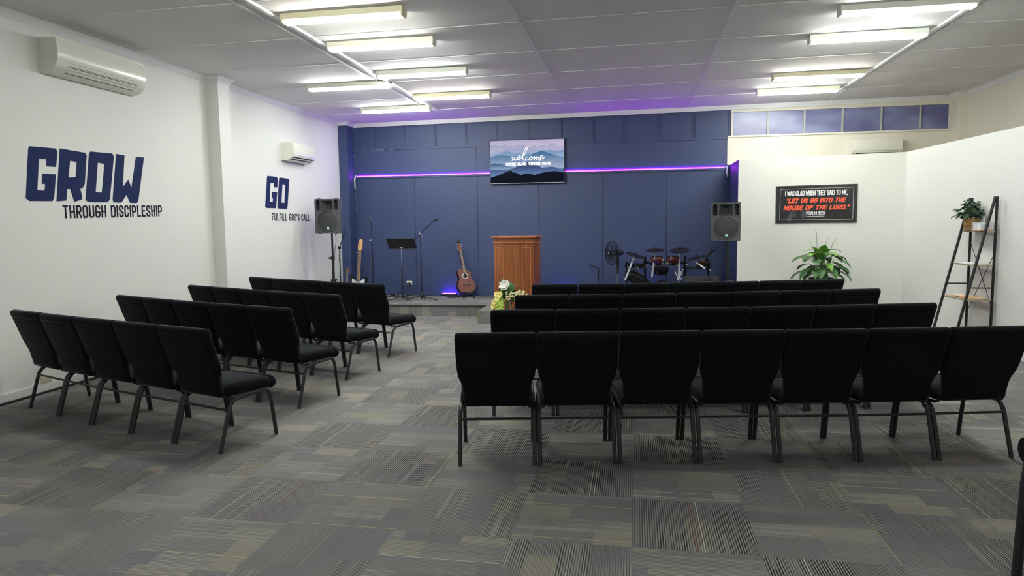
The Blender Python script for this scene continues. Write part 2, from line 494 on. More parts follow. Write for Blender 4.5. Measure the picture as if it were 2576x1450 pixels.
# transom window
M_pane = bpy.data.materials.new('frosted_glass')
t = NT(M_pane)
o = t.obj()
pn = t.noise(t.map(o, (.8, 1, 1.6)), 1.3, 2)
pc = t.mix(t.ss(pn, .35, .7), lin(112, 110, 160), lin(160, 168, 206))  # bluish daylight and uneven reflections put into the glass colour
t.l.new(pc, t.p.inputs['Base Color'])
t.p.inputs['Roughness'].default_value = .32
t.p.inputs['Transmission Weight'].default_value = .25
win = struct(thing('window_1', 'frosted transom window of six panes under the ceiling', 'window', (1.75, YB, 3.12)))
del win['label'], win['category']
wx = [1.75, 2.351, 2.966, 3.595, 4.226, 4.851, 5.30]
for i, (a, b) in enumerate(zip(wx, wx[1:])):
    mb = MB(); mb.bx(a + .004, b - .004, YB + .045, YB + .053, 3.115, 3.538)
    mb.build('pane', M_pane, win, smooth=False).matrix_parent_inverse = win.matrix_world.inverted() if False else Matrix.Translation((-1.75, -YB, -3.12))
M_mull = mat('mullion_grey_paint', lin(176, 178, 172), .6)
for x in wx[1:-1]:
    mb = MB(); mb.bx(x - .014, x + .014, YB + .01, YB + .07, 3.112, 3.54)
    mb.build('mullion', M_mull, win, smooth=False).matrix_parent_inverse = Matrix.Translation((-1.75, -YB, -3.12))
def at(o, parent):
    o.matrix_parent_inverse = Matrix.Translation(-Vector(parent.location)); return o

# cornices
def cornice(name, path, zf):
    """cove profile swept along path; each item (x, y, inward normal x, inward normal y)"""
    prof = [(0, -.068), (.006, -.068), (.012, -.055), (.026, -.032), (.05, -.012), (.062, -.006), (.068, 0), (0, 0)]
    mb = MB()
    loops = []
    for x, y, nx, ny in path:
        loops.append([Vector((x + nx * a, y + ny * a, zf(x) + b)) for a, b in prof])
    mb.loft(loops)
    return struct(mb.build(name, M_trim, ang=25))
fz = lambda x: cz(x) - .001
cornice('trim_1', [(XL, YF, 1, 0), (XL, 8.54, 1, -1), (-5.47, 8.54, 1, -1), (-5.47, 8.80, 1, 1), (XL, 8.80, 1, 1), (XL, 12.73, 1, -1), (-5.465, 12.73, 1, -1), (-5.465, YB, 1, -1)], fz)
cornice('trim_2', [(XR, YF, -1, 0), (XR, 12.72, -1, -1), (5.31, 12.72, -1, -1), (5.31, YB, -1, -1)], fz)
mb = MB()
zz = lambda x: cz(x) - .001
for a, b, d in ((0.0, .022, .05), (.022, .045, .035), (.045, .075, .022)):
    kk = mb.add([(x, y, zz(x) - h) for x in (-5.465, 5.31) for y, h in ((YB, a), (YB - d, a), (YB - d, b), (YB, b))])
    for q in ((0, 1, 2, 3), (4, 7, 6, 5), (0, 4, 5, 1), (1, 5, 6, 2), (2, 6, 7, 3), (3, 7, 4, 0)): mb.face([kk + i for i in q])
struct(mb.build('trim_3', M_trim, smooth=False))
mb = MB(); mb.bx(XL, XL + .014, YF, 8.54, 0, .09); mb.bx(XL, -5.456, 8.526, 8.54, 0, .09); mb.bx(-5.47, -5.456, 8.54, 8.80, 0, .09); mb.bx(XL, XL + .014, 8.80, 12.73, 0, .09)
struct(mb.build('baseboard_left', M_trim, smooth=False))
# thin black tube drawing the dark gap line under the left skirting
mb = MB()
mb.tube(spline([(-5.62, 2.5, .012), (-5.618, 4.4, .012), (-5.617, 5.6, .012), (-5.62, 6.4, .012), (-5.61, 7.6, .012), (-5.62, 8.4, .012)], 6), .011, 6)
tag(mb.build('skirting_gap_line', M_black), 'thin black gap line along the foot of the left wall', 'cord')

# conduits running along the ceiling past the lights
for x, nm, lb in ((-3.40, 'cable_conduit', 'white cable conduit on the ceiling beside the left lights'), (3.24, 'cable_conduit', 'white cable conduit on the ceiling beside the right lights')):
    mb = MB(); mb.bx(x - .02, x + .02, 1.0, 11.9, cz(x) - .028, cz(x) - .002)
    tag(mb.build(nm, M_trim, smooth=False), lb, 'conduit', None)

# ------------------------------------------------------------------ fluorescent battens
M_tube = bpy.data.materials.new('glowing_fluorescent_tube')
t = NT(M_tube)
t.p.inputs['Base Color'].default_value = (.9, .9, .9, 1)
t.p.inputs['Emission Color'].default_value = (.94, 1.0, .95, 1)
t.p.inputs['Emission Strength'].default_value = TUBE
M_tubew = M_tube.copy(); M_tubew.name = 'glowing_warm_tube'
M_tubew.node_tree.nodes['Principled BSDF'].inputs['Emission Color'].default_value = (1.0, .98, .86, 1)
M_batten = mat('batten_white_enamel', lin(226, 228, 214), .4, var=.02)
M_battenw = mat('batten_yellowed_enamel', lin(224, 216, 180), .4, var=.02)
def batten(x, y, rz, label, warm):
    z = cz(x) - .002
    r = thing('fluorescent_light', label, 'ceiling light', (x, y, z), R(rz), 'fluorescent battens on the ceiling')
    bm_, tm = (M_battenw, M_tubew) if warm else (M_batten, M_tube)
    mb = MB()
    prof = [(-.074, 0), (.074, 0), (.070, -.056), (-.070, -.056)]
    mb.loft([[Vector((xx, a, b)) for a, b in prof] for xx in (-.61, .61)])
    mb.build('housing', bm_, r, smooth=False)
    for e in (-1, 1):
        mb = MB(); mb.rbox((e * .6, 0, -.068), (.022, .125, .040), .006, 2)
        mb.build('lamp_holder', bm_, r)
    for d in (-.030, .030):
        mb = MB(); mb.cyl((-.588, d, -.072), (.588, d, -.072), .014, 10)
        mb.build('tube', tm, r)
    return r
FX = [(-2.73, 6.36, 0, 'fluorescent light nearest the camera, in the left row', True),
      (-2.75, 7.42, 0, 'second fluorescent light from the camera in the left row', False),
      (-2.745, 8.89, 0, 'third fluorescent light in the left row, ending above the near end of the staggered one', False),
      (-3.99, 9.43, 0, 'fluorescent light set out towards the left wall, the nearer of that staggered pair', False),
      (-2.78, 10.54, 0, 'yellowed fluorescent light at the far end of the left row, over the stage', True),
      (-4.01, 11.44, 0, 'fluorescent light closest to the navy corner, left of the stage', False),
      (2.58, 7.40, 0, 'fluorescent light nearest the camera, in the right row', False),
      (2.55, 8.45, 0, 'second fluorescent light from the camera in the right row', False),
      (2.545, 10.50, 0, 'third fluorescent light from the camera in the right row', True),
      (2.52, 11.65, 0, 'farthest fluorescent light of the right row, above the transom window', False)]
# unseen tubes added overhead to brighten the near floor and chair backs
FX += [(xx, yy, 0, f'added unseen fill light overhead near the camera, in the {sd} row', False) for sd, xx in (('left', -2.74), ('right', 2.57)) for yy in (4.9, .3)]
for a in FX: batten(*a)

# ------------------------------------------------------------------ stage
M_lip = mat('stage_nosing_shadow', lin(46, 46, 50), .7)  # shadow of the nosing overhang put into the lip colour
mb = MB()
def carpeted(mb, x0, x1, y0, y1, z0, z1):
    k = mb.add([(x0, y0, z0), (x1, y0, z0), (x1, y1, z0), (x0, y1, z0), (x0, y0, z1), (x1, y0, z1), (x1, y1, z1), (x0, y1, z1)])
    for q, m in (((0, 3, 2, 1), 0), ((4, 5, 6, 7), 0), ((0, 1, 5, 4), 1), ((1, 2, 6, 5), 2), ((2, 3, 7, 6), 1), ((3, 0, 4, 7), 2)): mb.face([k + i for i in q], m)
carpeted(mb, XL + .005, 1.69, 11.46, YB - .015, .001, .2)
carpeted(mb, -2.465, -1.2, 10.66, 11.46, .001, .2)
mb.bx(XL + .005, -2.465, 11.445, 11.46, .172, .199, m=3)
stage = mb.build('stage_platform', [M_carpet, M_carpetv, M_carpet, M_lip], smooth=False, fix=False)
tag(stage, 'low carpeted stage with a step-out in front of the lectern', 'stage')

# ------------------------------------------------------------------ LED strip and floor light bars
def emitter(name, col, st, base=(.3, .3, .3)):
    m = bpy.data.materials.new(name); t = NT(m)
    t.p.inputs['Base Color'].default_value = (*base, 1)
    t.p.inputs['Emission Color'].default_value = (*col, 1)
    t.p.inputs['Emission Strength'].default_value = st
    return m
M_led = emitter('violet_led_strip', (.35, .004, 1.0), LED)
M_bar = emitter('violet_light_bar', (.12, .008, 1.0), FLOORLED)
led = thing('violet_light_strip', 'violet LED strip along the navy wall', 'light strip', (-1.9, YB - .02, 2.551))
mb = MB(); mb.bx(-5.40, 1.61, YB - .026, YB - .013, 2.5515, 2.568)
at(mb.build('light_tape', M_led, led, smooth=False), led)
M_wire = mat('white_wire', lin(214, 214, 224), .5)
for pts in ([(-5.40, 13.02, 2.56), (-5.44, 13.0, 2.565), (-5.453, 12.99, 2.50), (-5.448, 12.985, 2.42), (-5.452, 12.99, 2.36), (-5.43, 12.98, 2.32)],
            [(1.61, 13.02, 2.562), (1.645, 12.99, 2.575), (1.65, 12.98, 2.52), (1.64, 12.97, 2.47), (1.66, 12.98, 2.42), (1.655, 12.975, 2.39)]):
    mb = MB(); mb.tube(spline(pts, 5), .009, 6); mb.tube(spline([(p[0] + .012, p[1] - .006, p[2] - .02) for p in pts[1:5]], 5), .007, 6)
    o = mb.build('lead', M_wire, led); at(o, led); o['label'] = 'white loose lead'
led.location = (-1.9, YB - .02, 2.551)
for o in kids(led): o.parent = led; o.matrix_parent_inverse = Matrix.Translation(-Vector(led.location))
for x, lb in ((-3.55, 'violet light bar on the stage floor left of the acoustic guitar'), (-1.30, 'violet light bar on the stage floor right of the lectern'), (.16, 'violet light bar on the stage floor behind the drum kit')):
    r = thing('light_bar', lb, 'stage light', (x, YB - .10, .2), 0, 'violet light bars against the navy wall')
    mb = MB(); mb.rbox((0, 0, .02), (.30, .07, .04), .006); mb.build('housing', M_black, r)
    mb = MB(); mb.rbox((0, 0, .048), (.27, .03, .016), .006); mb.build('lens', M_bar, r)

# ------------------------------------------------------------------ television
def pl_emit(name, top, bot, z0, z1, st=1.0):
    m = bpy.data.materials.new(name); t = NT(m)
    s = t.sep(t.obj())
    f = t.math('DIVIDE', t.math('SUBTRACT', s[2], z0), z1 - z0, clamp=True)
    nz = t.noise(t.map(t.obj(), (9, 9, 22)), 1.0, 4)
    f = t.math('ADD', f, t.math('MULTIPLY', t.math('SUBTRACT', nz, .5), .35), clamp=True)
    c = t.mix(f, bot, top)
    t.p.inputs['Base Color'].default_value = (.002, .002, .002, 1)
    t.p.inputs['Roughness'].default_value = .5
    t.p.inputs['Specular IOR Level'].default_value = .01
    t.l.new(c, t.p.inputs['Emission Color'])
    t.p.inputs['Emission Strength'].default_value = st
    return m
ST = .82
S = {
 'far': [(-.70, .31), (-.649, .319), (-.593, .339), (-.545, .302), (-.471, .315), (-.411, .333), (-.367, .289), (-.293, .319), (-.242, .278), (-.176, .322), (-.095, .309), (-.051, .322), (.014, .277), (.08, .268), (.142, .312), (.189, .272), (.313, .303), (.371, .273), (.458, .33), (.508, .325), (.559, .278), (.63, .265), (.70, .284)],
 'snow': [(-.70, .176), (-.583, .202), (-.487, .221), (-.361, .246), (-.272, .236), (-.176, .251), (-.081, .262), (.007, .242), (.116, .224), (.262, .209), (.407, .215), (.515, .198), (.623, .198), (.70, .206)],
 'mid': [(-.70, .118), (-.621, .153), (-.547, .162), (-.472, .185), (-.361, .199), (-.273, .168), (-.199, .169), (-.104, .152), (-.023, .171), (.079, .147), (.225, .178), (.334, .182), (.457, .20), (.551, .168), (.644, .187), (.70, .199)],
 'teal': [(-.70, .093), (-.60, .12), (-.473, .131), (-.392, .118), (-.289, .111), (-.193, .108), (-.068, .094), (.057, .115), (.13, .152), (.203, .165), (.283, .198), (.341, .175), (.406, .144), (.478, .128), (.572, .093), (.658, .07), (.70, .079)],
 'blue': [(-.70, -.044), (-.676, -.029), (-.616, -.018), (-.542, -.04), (-.483, -.042), (-.394, -.069), (-.306, -.093), (-.203, -.117), (.70, -.13)],
 'ridge': [(-.70, -.133), (-.588, -.14), (-.469, -.143), (-.351, -.146), (-.247, -.116), (-.143, -.076), (-.07, -.063), (-.01, -.008), (.034, -.002), (.077, -.053), (.15, -.076), (.223, -.082), (.281, -.123), (.368, -.118), (.44, -.113), (.527, -.115), (.585, -.145), (.657, -.157), (.70, -.137)],
 'front': [(-.70, -.292), (-.665, -.275), (-.62, -.262), (-.553, -.253), (-.493, -.218), (-.396, -.191), (-.347, -.167), (-.292, -.169), (-.278, -.198), (-.218, -.203), (-.16, -.233), (-.109, -.253), (-.057, -.229), (.017, -.223), (.083, -.239), (.148, -.259), (.221, -.239), (.338, -.206), (.44, -.198), (.512, -.193), (.585, -.198), (.657, -.221), (.70, -.219)]}
lay = [('sky', lin(196, 186, 224), lin(222, 214, 232), .25, .4), ('far', lin(172, 176, 214), lin(214, 204, 228), .15, .33), ('snow', lin(168, 180, 216), lin(196, 196, 228), .08, .26),
       ('mid', lin(122, 162, 200), lin(160, 188, 222), .08, .2), ('teal', lin(72, 124, 168), lin(176, 190, 222), -.13, .16), ('blue', lin(58, 92, 140), lin(150, 178, 212), -.14, -.03),
       ('ridge', lin(58, 72, 116), lin(112, 142, 196), -.26, -.08), ('front', lin(14, 20, 36), lin(10, 16, 32), -.39, -.2)]
TV = thing('television', 'wall television showing a welcome slide over misty mountains', 'television', (-1.988, YB - .085, 2.758))
mb = MB(); mb.rbox((0, .028, 0), (1.44, .045, .825), .006); mb.bx(-.4, .4, .05, .068, -.25, .25); mb.build('casing', M_black, TV)
mats = []
mb = MB()
fr = (Vector((0, 0, 0)), Vector((1, 0, 0)), Vector((0, 0, 1)), Vector((0, -1, 0)))
rs = random.Random(5)
def rough_line(pl, amp, n):
    out = []
    for (x0, y0), (x1, y1) in zip(pl, pl[1:]):
        for i in range(n):
            t_ = i / n
            out.append((x0 + (x1 - x0) * t_, y0 + (y1 - y0) * t_ + (rs.uniform(-amp, amp) if i else 0)))
    return out + [pl[-1]]
for i, (nm, top, bot, z0, z1) in enumerate(lay):
    mats.append(pl_emit('screen_' + nm, top, bot, z0, z1, ST))
    d = .004 - .0004 + .0004 * i
    if nm == 'sky': poly = [(-.702, -.392), (.702, -.392), (.702, .400), (-.702, .400)]
    else:
        pl = rough_line(S[nm], .004 if nm in ('front', 'ridge') else .002, 4 if nm in ('front', 'ridge') else 2)
        poly = [(-.702, -.392), (.702, -.392)] + [(max(-.701, min(.701, x)), y) for x, y in pl[::-1]]
    mb.prism(poly, d - .0003, d, fr, m=i)
mb.v = [v + Vector((0, .003, 0)) for v in mb.v]
mb.build('screen', mats, TV, smooth=False, fix=False)
M_txt = emitter('screen_white_text', (1, 1, 1), 1.0)
mb = MB()
fr = (Vector((0, -.0045, 0)), Vector((1, 0, 0)), Vector((0, 0, 1)), Vector((0, -1, 0)))
for w_ in ([(-.289, .079), (-.263, .096), (-.273, .043), (-.286, .025), (-.264, .032), (-.234, .07), (-.222, .088), (-.236, .042), (-.223, .027), (-.193, .055), (-.186, .083), (-.179, .04), (-.157, .061), (-.123, .088), (-.13, .107), (-.16, .097), (-.179, .061), (-.164, .04), (-.127, .049), (-.079, .094), (-.023, .171), (.01, .242), (-.004, .26), (-.034, .229), (-.068, .137), (-.076, .059), (-.05, .018), (-.025, .036)],
           [(.027, .081), (-.006, .078), (-.024, .05), (-.01, .024), (.034, .038), (.052, .062), (.078, .09), (.1, .075), (.096, .043), (.067, .026), (.052, .051), (.075, .079), (.115, .067), (.14, .088), (.132, .024), (.158, .066), (.184, .083), (.18, .03), (.209, .072), (.231, .078), (.224, .029), (.242, .01), (.268, .056), (.297, .084), (.301, .105), (.268, .099), (.253, .063), (.271, .038), (.311, .051), (.34, .082)]):
    sp_ = [(p.x, p.y) for p in spline([(x, y, 0) for x, y in w_], 5)]
    stroke(mb, sp_, .0125, .0008, fr, 0, True)
fr = (Vector((-.406, -.0045, -.073)), Vector((1, 0, 0)), Vector((0, 0, 1)), Vector((0, -1, 0)))
text(mb, "WE'RE GLAD YOU'RE HERE", fr, .055, .862, .23, .0008, gap=.3)
o = mb.build('slide_text', M_txt, TV, smooth=False); o['label'] = 'white greeting lettering'
mb = MB(); mb.bx(-.705, .705, -.001, .01, -.406, -.398); mb.rbox((0, -.001, -.404), (.04, .006, .012), .002)
mb.build('bezel_strip', mat('bezel_silver', lin(150, 152, 160), .35, .8), TV, smooth=False)

# ------------------------------------------------------------------ wall lettering
GROW = [('G', [(5.714, 2.374), (6.01, 2.384), (6.035, 2.357), (6.003, 2.201), (5.891, 2.199), (5.895, 2.268), (5.808, 2.264), (5.764, 1.962), (5.848, 1.961), (5.862, 2.024), (5.821, 2.029), (5.838, 2.126), (5.996, 2.129), (5.954, 1.9), (5.931, 1.863), (5.667, 1.856), (5.63, 1.882), (5.699, 2.352)], []),
 ('R', [(6.066, 2.39), (6.389, 2.379), (6.406, 2.356), (6.354, 2.054), (6.319, 2.009), (6.287, 2.006), (6.311, 1.909), (6.298, 1.89), (6.203, 1.864), (6.159, 1.994), (6.124, 1.992), (6.1, 1.874), (5.98, 1.863)], [[(6.183, 2.279), (6.269, 2.271), (6.242, 2.117), (6.149, 2.108)]]),
 ('O', [(6.462, 2.4), (6.77, 2.409), (6.792, 2.378), (6.693, 1.913), (6.662, 1.873), (6.386, 1.867), (6.352, 1.891), (6.439, 2.37)], [[(6.553, 2.292), (6.647, 2.284), (6.583, 1.974), (6.495, 1.976)]]),
 ('W', [(6.829, 2.41), (6.955, 2.407), (6.899, 2.049), (6.99, 2.137), (7.035, 2.049), (7.137, 2.406), (7.269, 2.413), (7.132, 1.907), (7.104, 1.878), (6.997, 1.877), (6.951, 1.967), (6.862, 1.875), (6.747, 1.874), (6.734, 1.904)], [])]
GO = [('G', [(10.035, 2.381), (10.318, 2.385), (10.349, 2.355), (10.317, 2.215), (10.216, 2.212), (10.212, 2.281), (10.115, 2.276), (10.066, 1.983), (10.158, 1.977), (10.17, 2.041), (10.133, 2.045), (10.154, 2.139), (10.309, 2.139), (10.26, 1.911), (10.233, 1.883), (9.963, 1.88), (9.924, 1.902), (10.016, 2.358)], []),
 ('O', [(10.41, 2.381), (10.699, 2.378), (10.72, 2.353), (10.627, 1.913), (10.599, 1.879), (10.336, 1.878), (10.299, 1.902), (10.387, 2.357)], [[(10.491, 2.278), (10.587, 2.27), (10.528, 1.976), (10.432, 1.979)]])]
def wall_words(letters, label, cap, y0, y1, z0, z1, rise):
    r = thing('wall_lettering', label, 'wall sign', (XL, letters[0][1][0][0], 2.1))
    fr = (Vector((XL + .0005, 0, 0)), Vector((0, 1, 0)), Vector((0, 0, 1)), Vector((1, 0, 0)))
    for ch, poly, holes in letters:
        mb = MB(); mb.prism(poly, 0, .003, fr, holes=holes)
        at(mb.build('letter', M_decal, r, smooth=False), r)
    mb = MB()
    ex = Vector((0, math.cos(rise), math.sin(rise)))
    fr = (Vector((XL + .0005, y0, z0)), ex, Vector((0, 0, 1)), Vector((1, 0, 0)))
    text(mb, cap, fr, z1 - z0, y1 - y0, .13, .003, gap=.36)
    o = at(mb.build('caption', M_decal2, r, smooth=False), r)
    o['label'] = 'smaller black line of capitals'
wall_words(GROW, 'large navy GROW lettering with THROUGH DISCIPLESHIP under it, on left wall', 'THROUGH DISCIPLESHIP', 6.05, 7.525, 1.695, 1.825, .0235)
wall_words(GO, 'navy GO lettering with FULFILL GOD\'S CALL under it, on left wall', "FULFILL GOD'S CALL", 10.115, 11.40, 1.682, 1.802, 0.0)

# ------------------------------------------------------------------ poster on the partition
ex = Vector((P1.x - P0.x, P1.y - P0.y, 0)).normalized(); en = Vector((ex.y, -ex.x, 0))
pr = thing('poster', 'black framed psalm poster with white and orange lettering', 'poster', (2.272 + en.x * .002, 11.786 + en.y * .002, 1.545), math.atan2(ex.y, ex.x))
PW, PH = 1.18, .596
M_post = bpy.data.materials.new('poster_print'); t = NT(M_post)
o = t.obj(); n1 = t.noise(t.map(o, (3.2, 1, 1.6)), 2.4, 4); s = t.sep(o)
f = t.math('MULTIPLY', t.ss(n1, .52, .72), t.ss(s[0], 1.05, .1))
t.l.new(t.mix(f, lin(24, 23, 26), lin(82, 78, 92)), t.p.inputs['Base Color'])
t.p.inputs['Roughness'].default_value = .35
mb = MB(); mb.bx(0, PW, -.012, 0, 0, PH); mb.build('print', M_post, pr, smooth=False)
M_edge = mat('poster_frame_dark', lin(34, 33, 32), .4)
mb = MB()
for a in ((0, PW, -.018, 0, 0, .03), (0, PW, -.018, 0, PH - .03, PH), (0, .03, -.018, 0, .03, PH - .03), (PW - .03, PW, -.018, 0, .03, PH - .03)): mb.bx(*a)
mb.build('frame', M_edge, pr, smooth=False)
M_pw = mat('poster_white_ink', lin(232, 232, 236), .5, var=.02); M_po = mat('poster_orange_ink', lin(240, 92, 62), .5, var=.03)
def pfr(x, z): return (Vector((x, -.012, z)), Vector((1, 0, 0)), Vector((0, 0, 1)), Vector((0, -1, 0)))
mb = MB()
for a in ((.06, PW - .055, .048, .052), (.06, PW - .055, PH - .052, PH - .048)): mb.bx(a[0], a[1], -.0135, -.012, a[2], a[3])
for a in ((.06, .064), (PW - .059, PW - .055)): mb.bx(a[0], a[1], -.0135, -.012, .048, PH - .048)
text(mb, 'I WAS GLAD WHEN THEY SAID TO ME,', pfr(.135, .432), .078, .91, .155, gap=.22)
text(mb, 'PSALM 122:1', pfr(.455, .125), .056, .275, .17, gap=.2)
mb.bx(.455, .72, -.0135, -.012, .103, .109); mb.bx(.57, .68, -.0135, -.012, .092, .096)
o = mb.build('white_print', M_pw, pr, smooth=False)
mb = MB()
text(mb, '"LET US GO INTO THE', pfr(.15, .318), .075, .86, .24, slant=.25, gap=.3)
text(mb, 'HOUSE OF THE LORD."', pfr(.115, .205), .075, .95, .24, slant=.25, gap=.3)
mb.build('orange_print', M_po, pr, smooth=False)

# ------------------------------------------------------------------ air conditioners
def aircon(name, label, loc, rz, L, H, D, style):
    """x along the unit, -y out of the wall, z up from the underside"""
    r = thing(name, label, 'air conditioner', loc, rz, 'split system air conditioners')
    if style == 'curved':
        prof = [(0, 0), (-.05, 0), (-D * .55, H * .05), (-D * .8, H * .16), (-D * .93, H * .32), (-D, H * .5), (-D * .99, H * .72), (-D * .93, H * .95), (-D * .85, H), (0, H)]
    else:
        prof = [(0, 0), (-D * .45, .005), (-D * .78, H * .16), (-D, H * .3), (-D, H * .88), (-D * .93, H * .96), (-D * .8, H), (0, H)]
    sm = [(p.x, p.y) for p in spline([(a, b, 0) for a, b in prof], 3)]
    mb = MB()
    def loop(x, s): return [Vector((x, a * s if a < 0 else 0, H / 2 + (b - H / 2) * (1 - (1 - s) * .5))) for a, b in sm]
    mb.loft([loop(0, .985), loop(.012, 1), loop(L - .012, 1), loop(L, .985)])
    mb.build('body', M_acw, r, ang=30)
    # outlet slots and louvres follow the curved underside
    def pt(f):
        k = f * (len(sm) - 1); i = min(int(k), len(sm) - 2); q = k - i
        return Vector((0, sm[i][0] + (sm[i + 1][0] - sm[i][0]) * q, sm[i][1] + (sm[i + 1][1] - sm[i][1]) * q))
    def strip(mb, f0, f1, x0, x1, off, th, m=0):
        a, b = pt(f0), pt(f1); d = (b - a).normalized(); nn = Vector((0, d.z, -d.y))
        if nn.y > 0 or nn.z > .5: nn = -nn
        P = [a + nn * off, b + nn * off, b + nn * (off + th), a + nn * (off + th)]
        mb.loft([[Vector((x, p.y, p.z)) for p in P] for x in (x0, x1)], m)
    if style == 'curved':
        mb = MB(); strip(mb, .255, .39, L * .13, L * .90, -.004, .006); mb.build('outlet', M_acdark, r, smooth=False)
        mb = MB(); strip(mb, .275, .29, L * .12, L * .91, .003, .004); strip(mb, .345, .37, L * .12, L * .91, .003, .004); mb.build('louvre', M_acw, r, smooth=False)
        mb = MB(); strip(mb, .405, .415, L * .13, L * .93, -.002, .003); strip(mb, .46, .465, L * .1, L * .95, -.002, .003); mb.build('seam', M_greyvent, r, smooth=False)
    else:
        mb = MB(); strip(mb, .20, .36, L * .08, L * .9, -.004, .006); mb.build('outlet', M_acdark, r, smooth=False)
        mb = MB(); strip(mb, .25, .30, L * .06, L * .92, .003, .006); mb.build('louvre', M_acw, r, smooth=False)
        mb = MB(); strip(mb, .425, .432, L * .03, L * .99, -.001, .003); mb.build('seam', M_greyvent, r, smooth=False)
    return r
# on the left wall the unit's -y must point to +x : rotate by +90 degrees
aircon('air_conditioner', 'large curved ivory air conditioner high on left wall, above the GROW lettering', (XL, 5.90, 3.09), R(90), 1.22, .335, .21, 'curved')
aircon('air_conditioner', 'smaller boxy ivory air conditioner on left wall, above the GO lettering', (XL, 10.49, 2.66), R(90), .79, .29, .225, 'box')
aircon('air_conditioner', 'cream air conditioner peeking over the white partition, below the transom window', (3.70, YB - .03, 2.665), 0, .80, .315, .20, 'box')

# ------------------------------------------------------------------ chairs
def rrect(cx, cy, z, hw, th, r, crown=0.0, n=5):
    """rounded rectangle loop in the xy plane at height z"""
    hx, hy = hw, th / 2; r = min(r, hx, hy)
    L = []
    for sx, sy, a0 in ((1, -1, -PI / 2), (1, 1, 0), (-1, 1, PI / 2), (-1, -1, PI)):
        for i in range(n):
            a = a0 + PI / 2 * i / (n - 1)
            L.append(Vector((cx + sx * (hx - r) + r * math.cos(a), cy + sy * (hy - r) + r * math.sin(a), z)))
    return L
def make_chair(label, group):
    r = thing('church_chair', label, 'chair', (0, 0, 0), 0, group)
    lv = [(.390, .062, .034, .205), (.398, .060, .052, .213), (.46, .054, .062, .219), (.51, .045, .064, .222), (.545, .037, .066, .231), (.575, .028, .067, .243), (.600, .020, .067, .2515), (.64, .008, .067, .2570), (.70, -.012, .066, .2595), (.76, -.032, .065, .2605), (.812, -.050, .064, .2612),
          (.822, -.054, .062, .2606), (.826, -.055, .057, .2594), (.830, -.056, .063, .2610), (.845, -.059, .070, .2618), (.865, -.062, .072, .2614), (.880, -.064, .063, .2596), (.890, -.064, .043, .2545), (.895, -.064, .016, .2430)]
    mb = MB(); mb.loft([rrect(0, y, z, hw, th, .026 if th > .05 else .015) for z, y, th, hw in lv])
    o = mb.build('backrest', M_fabric, r, ang=50)
    # seat cushion: sections from back to front
    sec = [(.045, .395, .440, .205), (.055, .383, .455, .228), (.09, .379, .468, .243), (.20, .378, .472, .249), (.33, .378, .468, .251), (.42, .376, .462, .252), (.452, .372, .459, .252), (.458, .374, .455, .250), (.466, .369, .462, .2535), (.49, .363, .463, .2540), (.512, .370, .452, .2520), (.524, .388, .432, .246)]
    L = []
    for y, z0, z1, hw in sec:
        h = z1 - z0; q = []
        lp = rrect(0, 0, 0, hw, h, .036, n=5)
        for p in lp:
            zz_ = z0 + h / 2 + p.y
            cr = .010 * (1 - (p.x / hw) ** 2) if p.y > 0 else 0
            q.append(Vector((p.x, y, zz_ + cr)))
        L.append(q)
    mb = MB(); mb.loft(L); mb.build('seat', M_fabric, r, ang=50)
    for s in (-1, 1):
        X = s * .2455
        S_ = [(X, a, b) for a, b in ((0, 0), (.045, .15), (.085, .285), (.098, .315), (.118, .338))]
        mb = MB(); mb.tube(S_, .0145, 8, up=(1, 0, 0)); mb.build('rear_leg', M_frame, r)
        S_ = [(X, a, b) for a, b in ((.504, 0), (.485, .15), (.466, .285), (.458, .325), (.442, .352))]
        mb = MB(); mb.tube(S_, .0145, 8, up=(1, 0, 0)); mb.build('front_leg', M_frame, r)
        S_ = [(X, a, b) for a, b in ((.118, .338), (.145, .354), (.18, .362), (.27, .369), (.40, .375), (.425, .368), (.442, .352))]
        mb = MB(); mb.tube(S_, .0142, 8, up=(1, 0, 0)); mb.build('side_rail', M_frame, r)
        S_ = [(s * .219, a, b) for a, b in ((.17, .362), (.115, .364), (.080, .380), (.064, .42), (.056, .47), (.046, .53), (.036, .572))]
        mb = MB(); mb.tube(S_, .0125, 8, up=(1, 0, 0), flat=.8); mb.build('back_bracket', M_frame, r)
    mb = MB(); mb.tube([(-.245, .083, .290), (.245, .083, .290)], .0085, 8); mb.build('stretcher', M_frame, r)
    mb = MB(); mb.tube(spline([(.247, .325, .360), (.252, .34, .338), (.253, .36, .328), (.253, .385, .338), (.250, .38, .352), (.247, .37, .362)], 4), .0022, 6)
    o = mb.build('linking_hook', M_frame, r)
    return r
proto = None
rownames = ['front row', 'second row', 'third row', 'nearest row']
ordn = ['first', 'second', 'third', 'fourth', 'fifth', 'sixth', 'seventh']
PITCH = .526
def place_row(pts_rot, block, rowname, order):
    global proto
    n = len(pts_rot)
    for i, (x, y, a) in enumerate(pts_rot):
        kk = i if order == 'lr' else n - 1 - i          # place counted from the aisle
        pos = 'at the aisle end' if kk == 0 else ('at the wall end' if kk == n - 1 else ordn[kk] + ' from the aisle')
        lb = f'black padded chair {pos} of the {rowname}, {block} block'
        g = f'church chairs in the {block} block'
        if proto is None:
            proto = make_chair(lb, g); o = proto; o.location = (x, y, 0); o.rotation_euler = (0, 0, R(a))
        else:
            o = dup(proto, (x, y, 0), R(a), lb); o['group'] = g
def row_right(x, y, angs):
    out = []
    for a in angs:
        dx, dy = PITCH * math.cos(R(a)), PITCH * math.sin(R(a))
        out.append((x + dx / 2, y + dy / 2, a)); x += dx; y += dy
    return out
def row_left(x, y, angs):
    out = []
    for a in angs:
        dx, dy = PITCH * math.cos(R(a)), PITCH * math.sin(R(a))
        out.append((x - dx / 2, y - dy / 2, a)); x -= dx; y -= dy
    return out[::-1]
